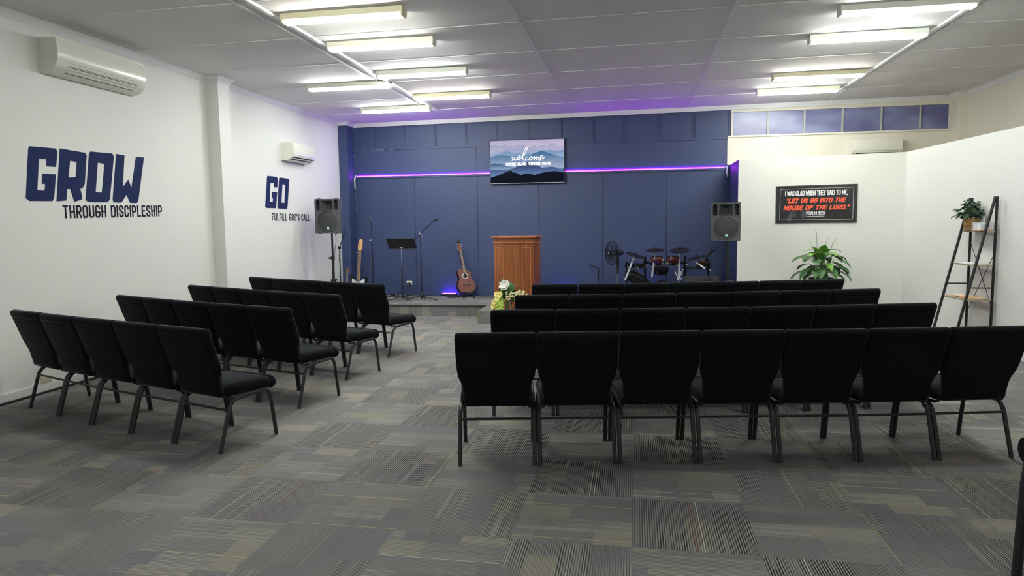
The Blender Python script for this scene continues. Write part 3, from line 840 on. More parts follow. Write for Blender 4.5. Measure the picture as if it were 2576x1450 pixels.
place_row(row_right(-1.134, 4.255, [9.8, 9.8, 9.6, 9.6, 9.8, 11.6, 13.2]), 'right', rownames[3], 'lr')
place_row(row_right(-1.148, 5.44, [9, 9.5, 10.5, 12, 13.5, 15, 16]), 'right', rownames[2], 'lr')
place_row(row_right(-1.148, 6.59, [9, 11, 13, 14.5, 15.5, 16.5, 17]), 'right', rownames[1], 'lr')
place_row(row_right(-1.150, 7.76, [8.5, 11, 13, 15, 16, 17.5, 18]), 'right', rownames[0], 'lr')
place_row(row_left(-2.832, 4.253, [-18.8, -18.7, -19, -21.4, -22.3]), 'left', rownames[3], 'rl')
place_row(row_left(-2.852, 5.441, [-18.3, -19.5, -21, -23, -24.5]), 'left', rownames[2], 'rl')
place_row(row_left(-2.887, 6.528, [-20.8, -22, -23.5, -25, -26]), 'left', rownames[1], 'rl')
place_row(row_left(-2.876, 7.735, [-22.6, -24, -25.5, -26.5, -27]), 'left', rownames[0], 'rl')

# armchair cut by the right edge of the frame
r = thing('armchair', 'black armchair cut off by the right edge of the frame', 'armchair', (1.932, 2.76, 0), R(92))
for s in (-1, 1):
    mb = MB()
    mb.tube([(s * .30, -.28, .60), (s * .30, .30, .635), (s * .30, .345, .635)], [.05, .066, .052], 14)
    mb.build('armrest', M_fabric, r)
    mb = MB(); mb.tube([(s * .30, .325, .60), (s * .30, .335, .50), (s * .30, .345, .25), (s * .30, .352, 0)], .019, 8, up=(1, 0, 0)); mb.build('front_leg', M_frame, r)
    mb = MB(); mb.tube([(s * .30, -.25, .60), (s * .30, -.30, .3), (s * .30, -.34, 0)], .019, 8, up=(1, 0, 0)); mb.build('rear_leg', M_frame, r)
mb = MB(); mb.rbox((0, .02, .42), (.56, .56, .12), .045, 4); mb.build('seat', M_fabric, r)
mb = MB(); mb.rbox((0, -.27, .70), (.56, .11, .56), .045, 4, rot('X', 12)); mb.build('backrest', M_fabric, r)

# ------------------------------------------------------------------ lectern
M_wood = bpy.data.materials.new('mahogany_veneer'); t = NT(M_wood)
o = t.obj(); n1 = t.noise(t.map(o, (26, 26, 1.2)), 1.6, 4, .6); n2 = t.noise(t.map(o, (120, 120, 4)), 1.0, 2)
f = t.math('ADD', t.math('MULTIPLY', n1, .8), t.math('MULTIPLY', n2, .2))
t.l.new(t.mix(t.ss(f, .3, .7), lin(104, 54, 30), lin(158, 94, 54)), t.p.inputs['Base Color'])
t.p.inputs['Roughness'].default_value = .35
M_wood2 = mat('mahogany_moulding', lin(176, 104, 60), .3, var=.15, vscale=12)
lec = thing('lectern', 'mahogany panelled lectern at the front edge of the stage', 'lectern', (-1.93, 10.74, .2), R(-14))
def plan(g, gf=None):
    gf = g if gf is None else gf
    return [(-.15 - g * .3, -gf), (.15 + g * .3, -gf), (.345 + g, .115 - g * .2), (.345 + g, .42 + g * .3), (-.345 - g, .42 + g * .3), (-.345 - g, .115 - g * .2)]
def plan_prism(mb, g, z0, z1): mb.prism(plan(g), z0, z1)
mb = MB(); plan_prism(mb, 0, .10, 1.09); mb.build('body', M_wood, lec, smooth=False)
mb = MB(); plan_prism(mb, .03, 0, .085); plan_prism(mb, .016, .085, .10); mb.build('plinth', M_wood, lec, smooth=False)
mb = MB(); plan_prism(mb, .004, 1.09, 1.165); mb.build('frieze', M_wood, lec, smooth=False)
mb = MB(); plan_prism(mb, .016, 1.08, 1.097); mb.build('moulding', M_wood2, lec, smooth=False)
mb = MB(); plan_prism(mb, .045, 1.165, 1.188); mb.build('top', M_wood2, lec, smooth=False)
for s in (-1, 1):
    a, b = Vector((s * .15, 0, 0)), Vector((s * .345, .115, 0))
    d = (b - a).normalized(); nn = Vector((s * d.y * s * s, -abs(d.x), 0)); nn = Vector((d.y * s * s, -d.x * s, 0)); nn = nn if nn.y < 0 else -nn
    L_ = (b - a).length
    mb = MB()
    Rm = Matrix((d, -nn, Vector((0, 0, 1)))).transposed()
    def stick(u0, u1, z0, z1):
        c = a + d * (u0 + u1) / 2 + nn * .005 + Vector((0, 0, (z0 + z1) / 2)); mb.box(c, (u1 - u0, .012, z1 - z0), Rm)
    stick(.045, L_ - .035, 1.0, 1.014); stick(.045, L_ - .035, .16, .174); stick(.045, .059, .16, 1.014); stick(L_ - .049, L_ - .035, .16, 1.014)
    mb.build('panel_moulding', M_wood2, lec, smooth=False)

# ------------------------------------------------------------------ loudspeakers on tripod stands
M_cab = mat('speaker_cabinet_grey', lin(70, 70, 76), .6, var=.06, vscale=30)
M_cab2 = mat('speaker_horn_grey', lin(58, 58, 63), .45, var=.05)
M_grille = mat('speaker_grille_dark', lin(48, 48, 53), .6, var=.1, vscale=90, bump=.4, bscale=700)
M_mint = mat('mint_badge', lin(166, 208, 196), .4, var=.02)
def loudspeaker(label, loc, rz):
    """front faces -y, z up from the underside"""
    r = thing('loudspeaker', label, 'loudspeaker', loc, rz, 'loudspeakers on tripod stands')
    W2, H_, D_ = .215, .585, .34
    poly = [(-W2, 0), (W2, 0), (W2, .10), (W2 - .075, D_), (-W2 + .075, D_), (-W2, .10)]
    poly = [(-W2, .095), (W2, .095), (W2, .10), (W2 - .075, D_), (-W2 + .075, D_), (-W2, .10)]
    mb = MB(); mb.prism(poly, .012, H_)
    bf = (Vector((0, 0, 0)), Vector((1, 0, 0)), Vector((0, 0, 1)), Vector((0, -1, 0)))
    hole = [(-.098, .398), (.098, .398), (.098, .558), (-.098, .558)]
    pc = lambda s_: [(s_ * .158 + .033 * math.cos(2 * PI * (i + .5) / 20), .478 + (.055 if math.sin(2 * PI * (i + .5) / 20) >= 0 else -.055) + .033 * math.sin(2 * PI * (i + .5) / 20)) for i in range(20)]
    mb.prism([(-W2 + .008, .006), (W2 - .008, .006), (W2, .014), (W2, H_ - .008), (W2 - .008, H_), (-W2 + .008, H_), (-W2, H_ - .008), (-W2, .014)], -.096, .012, bf, holes=[hole, pc(-1), pc(1)])
    mb.build('cabinet', M_cab, r)
    mb = MB()
    cz_ = .205
    Mx = rot('X', 90)
    mb.torus((0, -.012, cz_), .172, .010, Mx, 40, 8)
    mb.build('woofer_ring', M_cab2, r)
    mb = MB(); mb.lathe([(.0, .004), (.08, .004), (.155, .0), (.166, -.004)], 36, (0, -.016, cz_), Mx, cap=False)
    for k in range(8):
        a = 2 * PI * (k + .5) / 8; mb.ell((.157 * math.cos(a), -.018, cz_ + .157 * math.sin(a)), .004, n=6, lv=4)
    mb.build('grille', M_grille, r)
    mb = MB(); mb.rbox((.012, -.022, cz_ - .115), (.04, .006, .042), .003); mb.build('badge', M_mint, r)
    # horn: flared rectangle
    mb = MB()
    def rect(hx, hz, y, zc=.478): return [Vector((-hx, y, zc - hz)), Vector((hx, y, zc - hz)), Vector((hx, y, zc + hz)), Vector((-hx, y, zc + hz))]
    mb.loft([rect(.106, .088, -.0115), rect(.106, .088, -.020), rect(.096, .078, -.020), rect(.088, .07, .0), rect(.045, .038, .055), rect(.018, .022, .085)], cap=False)
    mb.build('horn', M_cab2, r, smooth=False)
    for s in (-1, 1):
        mb = MB()
        for i in range(4): mb.bx(s * .158 - .03, s * .158 + .03, .03, .034, .415 + .036 * i, .422 + .036 * i)
        mb.build('port_fins', M_black, r, smooth=False)
    mb = MB()
    for s in (-1, 1): mb.rbox((s * .15, .03, .006), (.04, .05, .016), .004); mb.rbox((s * .15, .03, H_ + .004), (.05, .05, .012), .004)
    mb.build('foot', M_black, r)
    return r
def speaker_stand(label, loc, rz, top):
    r = thing('speaker_stand', label, 'speaker stand', loc, rz, 'tripod speaker stands')
    mb = MB(); mb.cyl((0, 0, .10), (0, 0, 1.05), .020, 14); mb.build('lower_tube', M_blackm, r)
    mb = MB(); mb.cyl((0, 0, 1.0), (0, 0, top), .0165, 14); mb.build('upper_tube', M_blackm, r)
    mb = MB(); mb.rbox((0, 0, 1.04), (.06, .06, .06), .012); mb.cyl((-.03, -.02, 1.04), (-.065, -.03, 1.04), .014, 10); mb.build('collar', M_black, r)
    mb = MB(); mb.rbox((0, 0, .64), (.075, .075, .075), .012); mb.cyl((.03, -.02, .66), (.075, -.03, .665), .016, 10); mb.build('hub', M_black, r)
    for k in range(3):
        a = R(100 + 120 * k)
        c, s = math.cos(a), math.sin(a)
        mb = MB(); mb.tube([(.03 * c, .03 * s, .63), (.36 * c, .36 * s, .012)], .0125, 8); mb.ell((.36 * c, .36 * s, .016), .016, n=8, lv=5); mb.build('leg', M_blackm, r)
        mb = MB(); mb.tube([(.018 * c, .018 * s, .22), (.19 * c, .19 * s, .33)], .007, 6); mb.build('brace', M_blackm, r)
    mb = MB(); mb.tube(spline([(.02, .06, top + .02), (.05, .05, top - .12), (.035, .0, 1.1), (.025, -.01, .8), (.03, .02, .5), (.06, .1, .05)], 6), .005, 6); mb.build('cable', M_black, r)
    return r
SZ = 1.462
speaker_stand('black tripod stand under the left loudspeaker, by the navy corner', (-5.10, 11.10, 0), 0, SZ + .01)
loudspeaker('grey loudspeaker on the left stand, near the GO lettering', (-5.115, 10.98, SZ), R(5))
speaker_stand('black tripod stand under the right loudspeaker, in front of the drum kit', (1.425, 10.98, 0), R(20), 1.292)
loudspeaker('grey loudspeaker on the right stand, at the partition corner', (1.375, 10.86, 1.284), R(-6))
# microphone stand with a folded boom standing beside the left speaker stand
r = thing('microphone_stand', 'folded black boom stand behind the left speaker stand', 'microphone stand', (-5.06, 11.30, 0))
mb = MB(); mb.cyl((0, 0, .05), (0, 0, 1.22), .010, 10); mb.build('pole', M_blackm, r)
mb = MB(); mb.tube([(-.01, 0, .95), (.0, 0, 1.2), (.10, .03, 1.52)], .008, 8); mb.build('boom', M_blackm, r)
mb = MB(); mb.rbox((.0, 0, 1.21), (.05, .05, .055), .015); mb.build('clutch', M_black, r)
for k in range(3):
    a = R(30 + 120 * k); mb = MB(); mb.tube([(0, 0, .09), (.24 * math.cos(a), .24 * math.sin(a), .012)], .008, 6); mb.build('leg', M_blackm, r)

# ------------------------------------------------------------------ music stand, microphone stands on stage
r = thing('music_stand', 'black music stand with a wide sheet desk on the stage', 'music stand', (-4.165, 11.98, .2))
mb = MB(); mb.rbox((.0, 0, 1.06), (.535, .012, .235), .004, 1, rot('X', 40)); mb.box((0, .105, .968), (.53, .06, .006), rot('X', 40)); mb.build('desk', M_black, r)
mb = MB(); mb.cyl((0, 0, .62), (0, 0, .97), .0085, 10); mb.build('upper_tube', M_chrome, r)
mb = MB(); mb.cyl((0, 0, .06), (0, 0, .64), .013, 12); mb.tube([(0, 0, .10), (0, 0, .05)], [.014, .024], 12); mb.build('lower_tube', M_blackm, r)
mb = MB(); mb.rbox((0, -.005, .985), (.06, .03, .02), .006); mb.build('clamp', M_chrome, r)
for k in range(3):
    a = R(200 + 120 * k); c, s = math.cos(a), math.sin(a)
    mb = MB(); mb.tube(spline([(.012 * c, .012 * s, .075), (.12 * c, .12 * s, .06), (.23 * c, .23 * s, .03), (.29 * c, .29 * s, .008)], 4), .008, 8); mb.build('leg', M_blackm, r)
r = thing('microphone_stand', 'tall boom microphone stand with its arm raised, right of the music stand', 'microphone stand', (-3.855, 12.15, .2))
mb = MB(); mb.cyl((0, 0, .06), (0, 0, .78), .0125, 12); mb.build('lower_tube', M_blackm, r)
mb = MB(); mb.cyl((0, 0, .76), (0, 0, 1.20), .0085, 10); mb.build('upper_tube', M_blackm, r)
mb = MB(); mb.tube([(-.10, 0, 1.145), (.265, 0, 1.46)], .0085, 8); mb.build('boom', M_blackm, r)
mb = MB(); mb.rbox((-.005, -.012, 1.22), (.035, .03, .06), .01); mb.cyl((.0, -.03, 1.235), (.0, -.012, 1.235), .018, 12); mb.tube([(.022, -.02, 1.235), (.04, -.025, 1.15)], .007, 6); mb.build('clutch', M_chrome, r)
mb = MB(); mb.tube([(.265, 0, 1.46), (.29, 0, 1.475), (.34, 0, 1.485)], [.014, .022, .025], 12); mb.build('microphone_clip', M_black, r)
mb = MB(); mb.lathe([(.02, 0), (.035, .03), (.04, .06), (.02, .12), (.013, .13)], 16, (0, 0, .03)); mb.build('hub', M_black, r)
for a in (185, -8, 95):
    c, s = math.cos(R(a)), math.sin(R(a)); mb = MB(); mb.tube([(.02 * c, .02 * s, .085), (.29 * c, .29 * s, .012)], .0085, 8); mb.ell((.29 * c, .29 * s, .014), .014, n=8, lv=5); mb.build('leg', M_blackm, r)
r = thing('microphone_stand', 'thin straight microphone stand against the navy wall, left of the music stand', 'microphone stand', (-4.97, 12.6, .2))
mb = MB(); mb.cyl((0, 0, .03), (0, 0, .86), .011, 10); mb.build('lower_tube', M_blackm, r)
mb = MB(); mb.tube([(0, 0, .85), (-.004, 0, 1.2), (-.005, 0, 1.47)], .0075, 8); mb.build('upper_tube', M_blackm, r)
mb = MB(); mb.rbox((-.03, -.01, 1.10), (.05, .025, .035), .008); mb.build('clutch', M_chrome, r)
mb = MB(); mb.tube([(-.005, 0, 1.46), (-.008, -.01, 1.50), (-.03, -.03, 1.535)], [.012, .022, .026], 10); mb.build('microphone_clip', M_grey, r)
mb = MB(); mb.lathe([(.13, 0), (.13, .02), (.05, .035), (.015, .05)], 24); mb.build('base', M_black, r)
r = thing('microphone_stand', 'short bent microphone stand left of the pedestal fan', 'microphone stand', (-.63, 12.45, .2))
mb = MB(); mb.tube([(-.02, 0, .02), (0, 0, .25), (.015, 0, .555)], .0095, 8); mb.build('pole', M_blackm, r)
mb = MB(); mb.tube([(.018, 0, .56), (-.07, 0, .60), (-.16, 0, .625)], [.008, .008, .014], 8); mb.build('boom', M_blackm, r)
mb = MB(); mb.lathe([(.12, 0), (.12, .018), (.04, .03), (.015, .04)], 20, (-.02, 0, 0)); mb.build('base', M_black, r)

# ------------------------------------------------------------------ guitars
M_gtop = mat('red_mahogany_top', lin(108, 60, 52), .45, var=.15, vscale=8)
M_gside = mat('dark_guitar_side', lin(62, 28, 24), .35, var=.1)
M_fret = mat('rosewood_fingerboard', lin(116, 96, 84), .5, var=.15, vscale=20)
M_fretw = mat('fret_metal', lin(176, 170, 164), .35, .6)
M_maple = mat('maple_headstock', lin(222, 178, 120), .4, var=.08)
def gframe(base, lean_left, lean_back, yaw):
    """guitar axes: x across, y up along the neck, z out of the face"""
    Mz = Matrix.Rotation(R(yaw), 3, 'Z')
    up = Vector((-math.sin(R(lean_left)), math.sin(R(lean_back)), 1)).normalized()
    face = Mz @ Vector((0, -1, 0)); face = (face - up * face.dot(up)).normalized()
    x = up.cross(face)
    return (Vector((0, 0, 0)), x, up, face)
base = Vector((-3.11, 12.72, .29))
r = thing('acoustic_guitar', 'red-brown acoustic guitar with a white soundhole ring', 'guitar', base)
F = gframe(base, 13, 10, 40)
half = [(0, 0), (.10, .012), (.165, .06), (.19, .13), (.175, .20), (.135, .265), (.122, .31), (.135, .36), (.142, .41), (.12, .455), (.06, .478), (0, .48)]
out = [(x, y) for x, y in half] + [(-x, y) for x, y in half[::-1][1:-1]]
out = [(p.x, p.y) for p in spline([(x, y, 0) for x, y in out], 3, True)]
# cutaway on the right shoulder
def cut(p):
    x, y = p
    if x > .03 and y > .375: return (x if x < .045 else max(.04, x - (y - .375) * 1.1), min(y, .45))
    return p
out2 = [cut(p) for p in out]
o_, gx, gy, gz = F
mb = MB(); mb.prism(out2, -.095, -.002, F, m=0); mb.build('body', M_gside, r, ang=30)
mb = MB(); mb.prism([(x * .985, .24 + (y - .24) * .985) for x, y in out2], -.002, .003, F); mb.build('soundboard', M_gtop, r, smooth=False)
Mg = Matrix((gx, gy, gz)).transposed()
mb = MB(); mb.torus(gy * .325 + gz * .004, .052, .008, Mg, 28, 6); mb.build('rosette', M_white, r)
mb = MB(); mb.lathe([(.0, .0), (.046, .0), (.046, .001)], 24, gy * .325 + gz * .004, Mg); mb.build('soundhole', M_black, r)
mb = MB(); mb.box(gy * .155 + gz * .008, (.15, .028, .010), Mg); mb.build('bridge', M_gside, r)
mb = MB(); mb.box(gy * .162 + gz * .015, (.075, .006, .006), Mg); mb.build('saddle', M_white, r)
mb = MB(); mb.loft([[gx * a + gy * y + gz * zz2 for a, zz2 in ((-w2, .004), (w2, .004), (w2, .016), (-w2, .016))] for y, w2 in ((.37, .029), (.83, .022))]); mb.build('fingerboard', M_fret, r, smooth=False)
mb = MB()
for k in range(16):
    y = .83 - .46 * (1 - .93 ** k) / (1 - .93 ** 16); mb.box(gy * y + gz * .017, (.047, .004, .003), Mg)
mb.build('fret', M_fretw, r, smooth=False)
mb = MB(); mb.loft([[gx * a + gy * y + gz * zz2 for a, zz2 in ((-w2, -.022), (w2, -.022), (w2, .004), (-w2, .004))] for y, w2 in ((.44, .026), (.82, .020))]); mb.build('neck', M_gside, r)
mb = MB(); mb.prism([(-.022, .825), (.022, .825), (.036, .86), (.03, .985), (-.03, .985), (-.036, .86)], -.012, .004, F); mb.build('headstock', M_gtop, r, smooth=False)
mb = MB()
for s in (-1, 1):
    for k in range(3): mb.ell(gx * s * .046 + gy * (.87 + .04 * k) + gz * -.004, (.011, .008, .008), n=8, lv=5)
mb.build('tuning_peg', M_white, r)
mb = MB(); mb.box(gy * .828 + gz * .016, (.046, .008, .008), Mg); mb.build('nut', M_white, r)
mb = MB(); mb.box(gx * -.124 + gy * .325 + gz * -.05, (.012, .075, .055), Mg); mb.build('preamp', M_black, r)
# capo / tuner clipped on the headstock
mb = MB(); mb.rbox(gy * 1.005 + gz * .0, (.05, .03, .03), .006, 2, Mg); mb.tube([gy * .99 + gx * .012, gy * 1.045 + gx * .016], .008, 6); mb.tube([gy * .99 - gx * .02, gy * 1.035 - gx * .025], .007, 6)
o = mb.build('clip_tuner', M_black, None)
o.location = base; tag(o, 'black clip-on tuner on the acoustic guitar headstock', 'tuner')
r = thing('guitar_stand', 'low black folding stand holding the acoustic guitar', 'guitar stand', (-3.11, 12.68, .2), R(20))
for s in (-1, 1):
    mb = MB(); mb.tube([(s * .07, .10, .02), (s * .07, .0, .10), (s * .07, -.12, .075), (s * .07, -.145, .12)], .012, 8); mb.build('arm', M_black, r)
    mb = MB(); mb.tube([(s * .06, .1, .10), (s * .10, -.20, .014)], .013, 8); mb.tube([(s * .06, -.05, .1), (s * .12, .18, .014)], .013, 8); mb.build('leg', M_black, r)
mb = MB(); mb.tube([(-.08, .0, .07), (.08, 0, .07)], .011, 8); mb.build('crossbar', M_black, r)
r_ = MB(); r_.tube(spline([(-3.42, 12.60, .22), (-3.50, 12.64, .215), (-3.44, 12.56, .22), (-3.32, 12.60, .22), (-3.24, 12.66, .23)], 6), .016, 8)
tag(r_.build('guitar_strap', M_black), 'black strap coiled on the stage at the foot of the guitar stand', 'strap')

def electric(name, label, base, ll, lb, yaw, scale, bodym, guardm, headm):
    r = thing(name, label, 'guitar', base)
    F = gframe(base, ll, lb, yaw); o_, gx, gy, gz = F
    k_ = scale
    body = [(0, .01), (.10, .0), (.165, .05), (.175, .12), (.14, .19), (.135, .24), (.165, .32), (.15, .40), (.115, .385), (.085, .33), (.03, .315), (-.03, .315), (-.085, .34), (-.115, .41), (-.16, .43), (-.165, .34), (-.14, .24), (-.145, .17), (-.175, .11), (-.15, .03)]
    bo = [(p.x * k_, p.y * k_) for p in spline([(x, y, 0) for x, y in body], 3, True)]
    Mg = Matrix((gx, gy, gz)).transposed()
    mb = MB(); mb.prism(bo, -.042, 0, F); mb.build('body', bodym, r, ang=30)
    gd = [(.02, .09), (.12, .07), (.14, .14), (.11, .22), (.13, .33), (.10, .35), (.03, .30), (-.05, .31), (-.11, .36), (-.12, .30), (-.09, .22), (-.05, .12)]
    mb = MB(); mb.prism([(p.x * k_, p.y * k_) for p in spline([(x, y, 0) for x, y in gd], 2, True)], 0, .003, F); mb.build('pickguard', guardm, r, smooth=False)
    n0, n1_ = .30 * k_, .86 * k_
    mb = MB(); mb.loft([[gx * a + gy * y + gz * q for a, q in ((-w2, -.016), (w2, -.016), (w2, .010), (-w2, .010))] for y, w2 in ((n0, .028 * k_), (n1_, .021 * k_))]); mb.build('neck', headm, r, smooth=False)
    mb = MB(); mb.loft([[gx * a + gy * y + gz * q for a, q in ((-w2, .010), (w2, .010), (w2, .014), (-w2, .014))] for y, w2 in ((n0, .028 * k_), (n1_, .021 * k_))])
    mb.build('fingerboard', M_fret, r, smooth=False)
    mb = MB()
    for i in range(18):
        y = n1_ - (n1_ - n0) * (1 - .94 ** i) / (1 - .94 ** 18); mb.box(gy * y + gz * .0145, (.046 * k_, .003, .002), Mg)
    mb.build('fret', M_fretw, r, smooth=False)
    hd = [(-.022, .86), (.022, .86), (.05, .905), (.045, .96), (.05, 1.02), (.028, 1.055), (-.005, 1.05), (-.02, 1.01), (-.034, .92)]
    mb = MB(); mb.prism([(p.x * k_, p.y * k_) for p in spline([(x, y, 0) for x, y in hd], 3, True)], -.012, .004, F); mb.build('headstock', headm, r, smooth=False)
    mb = MB()
    for i in range(4):
        mb.ell(gx * -.052 * k_ + gy * (.905 + .04 * i) * k_ + gz * -.004, (.016, .01, .01), n=8, lv=5); mb.cyl(gx * .004 * k_ + gy * (.905 + .037 * i) * k_ + gz * .002, gx * .004 * k_ + gy * (.905 + .037 * i) * k_ + gz * .012, .006, 8)
    mb.build('tuning_peg', M_blackm, r)
    mb = MB(); mb.box(gy * .2 * k_ + gz * .006, (.08 * k_, .02, .012), Mg); mb.box(gy * .10 * k_ + gz * .006, (.08 * k_, .03, .012), Mg); mb.build('pickup', M_chrome, r, smooth=False)
    return r
M_gblack = mat('gloss_black_lacquer', lin(16, 16, 18), .15, var=.05)
M_gwhite = mat('white_pickguard', lin(226, 228, 230), .35, var=.02)
electric('electric_guitar', 'black guitar with white pickguard and maple headstock, left end of the stage', Vector((-5.185, 12.30, .205)), -2.5, 6, -6, 1.075, M_gblack, M_gwhite, M_maple)
electric('electric_guitar', 'small all-black guitar leaning in the navy corner beside the maple-headed one', Vector((-5.395, 12.32, .205)), 2, 8, 25, .55, M_gblack, M_gblack, mat('dark_walnut_neck', lin(112, 76, 52), .5))

# ------------------------------------------------------------------ things on the stage floor by the wall
r = thing('power_outlet', 'white double power outlet on the navy wall with two black plugs', 'power outlet', (-4.385, YB - .013, .445))
mb = MB(); mb.rbox((0, -.006, 0), (.115, .014, .075), .004); mb.build('plate', M_white, r)
for s in (-.024, .024):
    mb = MB(); mb.rbox((s, -.03, -.012), (.038, .04, .034), .008); mb.build('plug', M_black, r)
mb = MB(); mb.tube(spline([(.024, -.05, -.02), (.03, -.07, -.09), (-.06, -.06, -.16), (-.24, -.06, -.21), (-.42, -.08, -.235)], 6), .005, 6); mb.build('cable', M_black, r)
for y, lb in ((5.70, 'white double power outlet low on left wall, nearer the camera'), (6.18, 'white outlet low on left wall, behind the nearest chairs')):
    r = thing('power_outlet', lb, 'power outlet', (XL, y, .13 if y < 6 else .16), R(90), 'outlets on the left wall')
    mb = MB(); mb.rbox((0, -.007, 0), (.118, .014, .078), .004); mb.build('plate', mat('aged_beige_plastic', lin(196, 187, 168), .4, var=.02), r)
    for s in (-.03, .03):
        mb = MB(); mb.rbox((s, -.016, .02), (.016, .008, .014), .003); mb.build('switch', M_trim, r)
for x, y, lb in ((-4.63, 12.86, 'flat black power adaptor on the stage, left of the music stand'), (-4.33, 12.86, 'flat black power adaptor on the stage, under the wall outlet')):
    r = thing('power_adaptor', lb, 'adaptor', (x, y, .2), 0, 'black adaptors by the wall')
    mb = MB(); mb.rbox((0, 0, .024), (.13, .09, .046), .008); mb.build('case', M_black, r)
    mb = MB(); mb.rbox((.05, -.046, .03), (.02, .004, .012), .001); mb.build('label_sticker', M_white, r)
mb = MB(); mb.tube(spline([(-4.95, 12.75, .206), (-4.8, 12.66, .206), (-4.62, 12.72, .206), (-4.45, 12.70, .206), (-4.2, 12.86, .206), (-3.9, 12.92, .206), (-3.6, 12.84, .206), (-3.35, 12.92, .206), (-2.9, 12.9, .206), (-2.5, 12.93, .206), (-2.1, 12.9, .206)], 6), .006, 6)
tag(mb.build('cable', M_black), 'black cable snaking along the back of the stage', 'cable')

# ------------------------------------------------------------------ pedestal fan
r = thing('pedestal_fan', 'black pedestal fan turned to the left, beside the drum kit', 'fan', (-.285, 12.40, .2))
mb = MB(); mb.lathe([(.0, 0), (.20, 0), (.20, .015), (.05, .04), (.02, .06), (0, .06)], 28); mb.build('base', M_black, r)
mb = MB(); mb.cyl((0, 0, .05), (0, 0, .30), .017, 12); mb.build('lower_tube', M_black, r)
mb = MB(); mb.cyl((0, 0, .28), (0, 0, .50), .010, 10); mb.build('inner_tube', M_chrome, r)
mb = MB(); mb.tube([(0, 0, .48), (.004, 0, .56), (.006, 0, .74), (.0, 0, .83)], [.016, .026, .028, .022], 12); mb.build('column', M_black, r)
d = Vector((-.82, -.57, .06)).normalized()
Mf = frame_to(d)
hub = Vector((-.06, -.02, .855))
mb = MB(); mb.lathe([(.0, -.12), (.045, -.115), (.055, -.06), (.052, .0), (.02, .01)], 18, hub + Vector((.05, .035, 0)), Mf); mb.build('motor', M_black, r)
cc = hub - Vector((.02, .01, .005))
mb = MB(); mb.lathe([(.0, .05), (.035, .048), (.042, .02), (.035, .0)], 16, cc, Mf)
for k in range(5):
    a = 2 * PI * k / 5
    P = []
    for i in range(7):
        rr = .04 + .022 * i; aa = a + .05 * i
        P.append([Mf @ Vector((rr * math.cos(aa), rr * math.sin(aa), .04)), Mf @ Vector((rr * math.cos(aa + .55 + .02 * i), rr * math.sin(aa + .55 + .02 * i), .005))])
    kk = mb.add([cc + p for q in P for p in q] + [cc + p + d * .002 for q in P for p in q])
    for i in range(6):
        mb.face((kk + 2 * i, kk + 2 * i + 1, kk + 2 * i + 3, kk + 2 * i + 2)); mb.face((kk + 14 + 2 * i, kk + 14 + 2 * i + 2, kk + 14 + 2 * i + 3, kk + 14 + 2 * i + 1))
mb.build('blades', mat('smoked_fan_blade', lin(52, 50, 66), .3, var=.05), r)
mb = MB()
mb.torus(cc + d * .02, .208, .007, Mf, 40, 6)
for zz3, sg in ((.08, 1), (-.045, -1)):
    mb.torus(cc + d * zz3, .04, .004, Mf, 20, 5)
    mb.torus(cc + d * (zz3 * .75), .13, .0022, Mf, 32, 5)
    for k in range(44):
        a = 2 * PI * k / 44
        p = lambda rr, h: cc + Mf @ Vector((rr * math.cos(a), rr * math.sin(a), h))
        mb.tube([p(.04, zz3), p(.13, zz3 * .8 + .003), p(.19, zz3 * .5 + .01), p(.208, .02)], .0018, 4)
mb.lathe([(0, .086), (.04, .084), (.04, .076)], 16, cc, Mf)
mb.build('cage', M_blackm, r)
mb = MB(); mb.rbox(cc + d * .088, (.035, .014, .003), .001, 1, Mf @ rot('Z', 90)); mb.build('badge', M_white, r)

# ------------------------------------------------------------------ electronic drum kit
M_pad = mat('black_rubber_pad', lin(16, 16, 18), .7, var=.1, spec=.25)
M_red = mat('red_drum_shell', lin(108, 38, 30), .35, var=.1)
M_arm = mat('silver_cymbal_arm', lin(226, 226, 236), .4, .15, var=.03)
KY = 12.0
dk = thing('drum_kit', 'black electronic drum kit on a rack at the right end of the stage', 'drum kit', (.55, KY, .2))
def K(x, y, z): return Vector((x - .55, y - KY, z - .2))
for x, y, z1 in ((-.11, 11.96, .92), (.20, 12.22, .99), (.88, 12.22, .99), (1.25, 11.98, .86)):
    mb = MB(); mb.cyl(K(x, y, .215), K(x, y, z1), .019, 12); mb.rbox(K(x, y, .212), (.07, .12, .024), .006); mb.build('post', M_pad, dk)
for a, b, z in (((-.13, 11.95), (.22, 12.23), .855), ((.18, 12.22), (.90, 12.22), .885), ((.86, 12.23), (1.27, 11.97), .80)):
    mb = MB(); mb.cyl(K(*a, z), K(*b, z), .019, 12); mb.build('rail', M_blackm, dk)
mb = MB(); mb.rbox(K(.53, 12.20, .87), (.48, .02, .075), .01); mb.build('name_board', M_pad, dk)
mb = MB(); text(mb, 'ALESIS', (K(.475, 12.1895, .853), Vector((1, 0, 0)), Vector((0, 0, 1)), Vector((0, -1, 0))), .034, .17, .24, .001, slant=.25, gap=.24); mb.build('brand_lettering', M_pw, dk, smooth=False)
for (x, y, z) in ((-.11, 11.96, .855), (.20, 12.21, .87), (.88, 12.21, .87), (1.25, 11.97, .80), (.05, 12.05, .84), (.34, 12.2, .885), (.72, 12.2, .885)):
    mb = MB(); mb.rbox(K(x, y, z), (.065, .065, .075), .012); mb.cyl(K(x - .02, y - .03, z - .01), K(x - .035, y - .075, z - .015), .009, 8); mb.build('clamp', M_pad, dk)
    mb = MB(); mb.ell(K(x + .02, y - .045, z - .03), (.016, .012, .02), n=8, lv=5); mb.box(K(x + .025, y - .05, z - .05), (.028, .008, .02)); mb.build('wing_nut', M_chrome, dk)
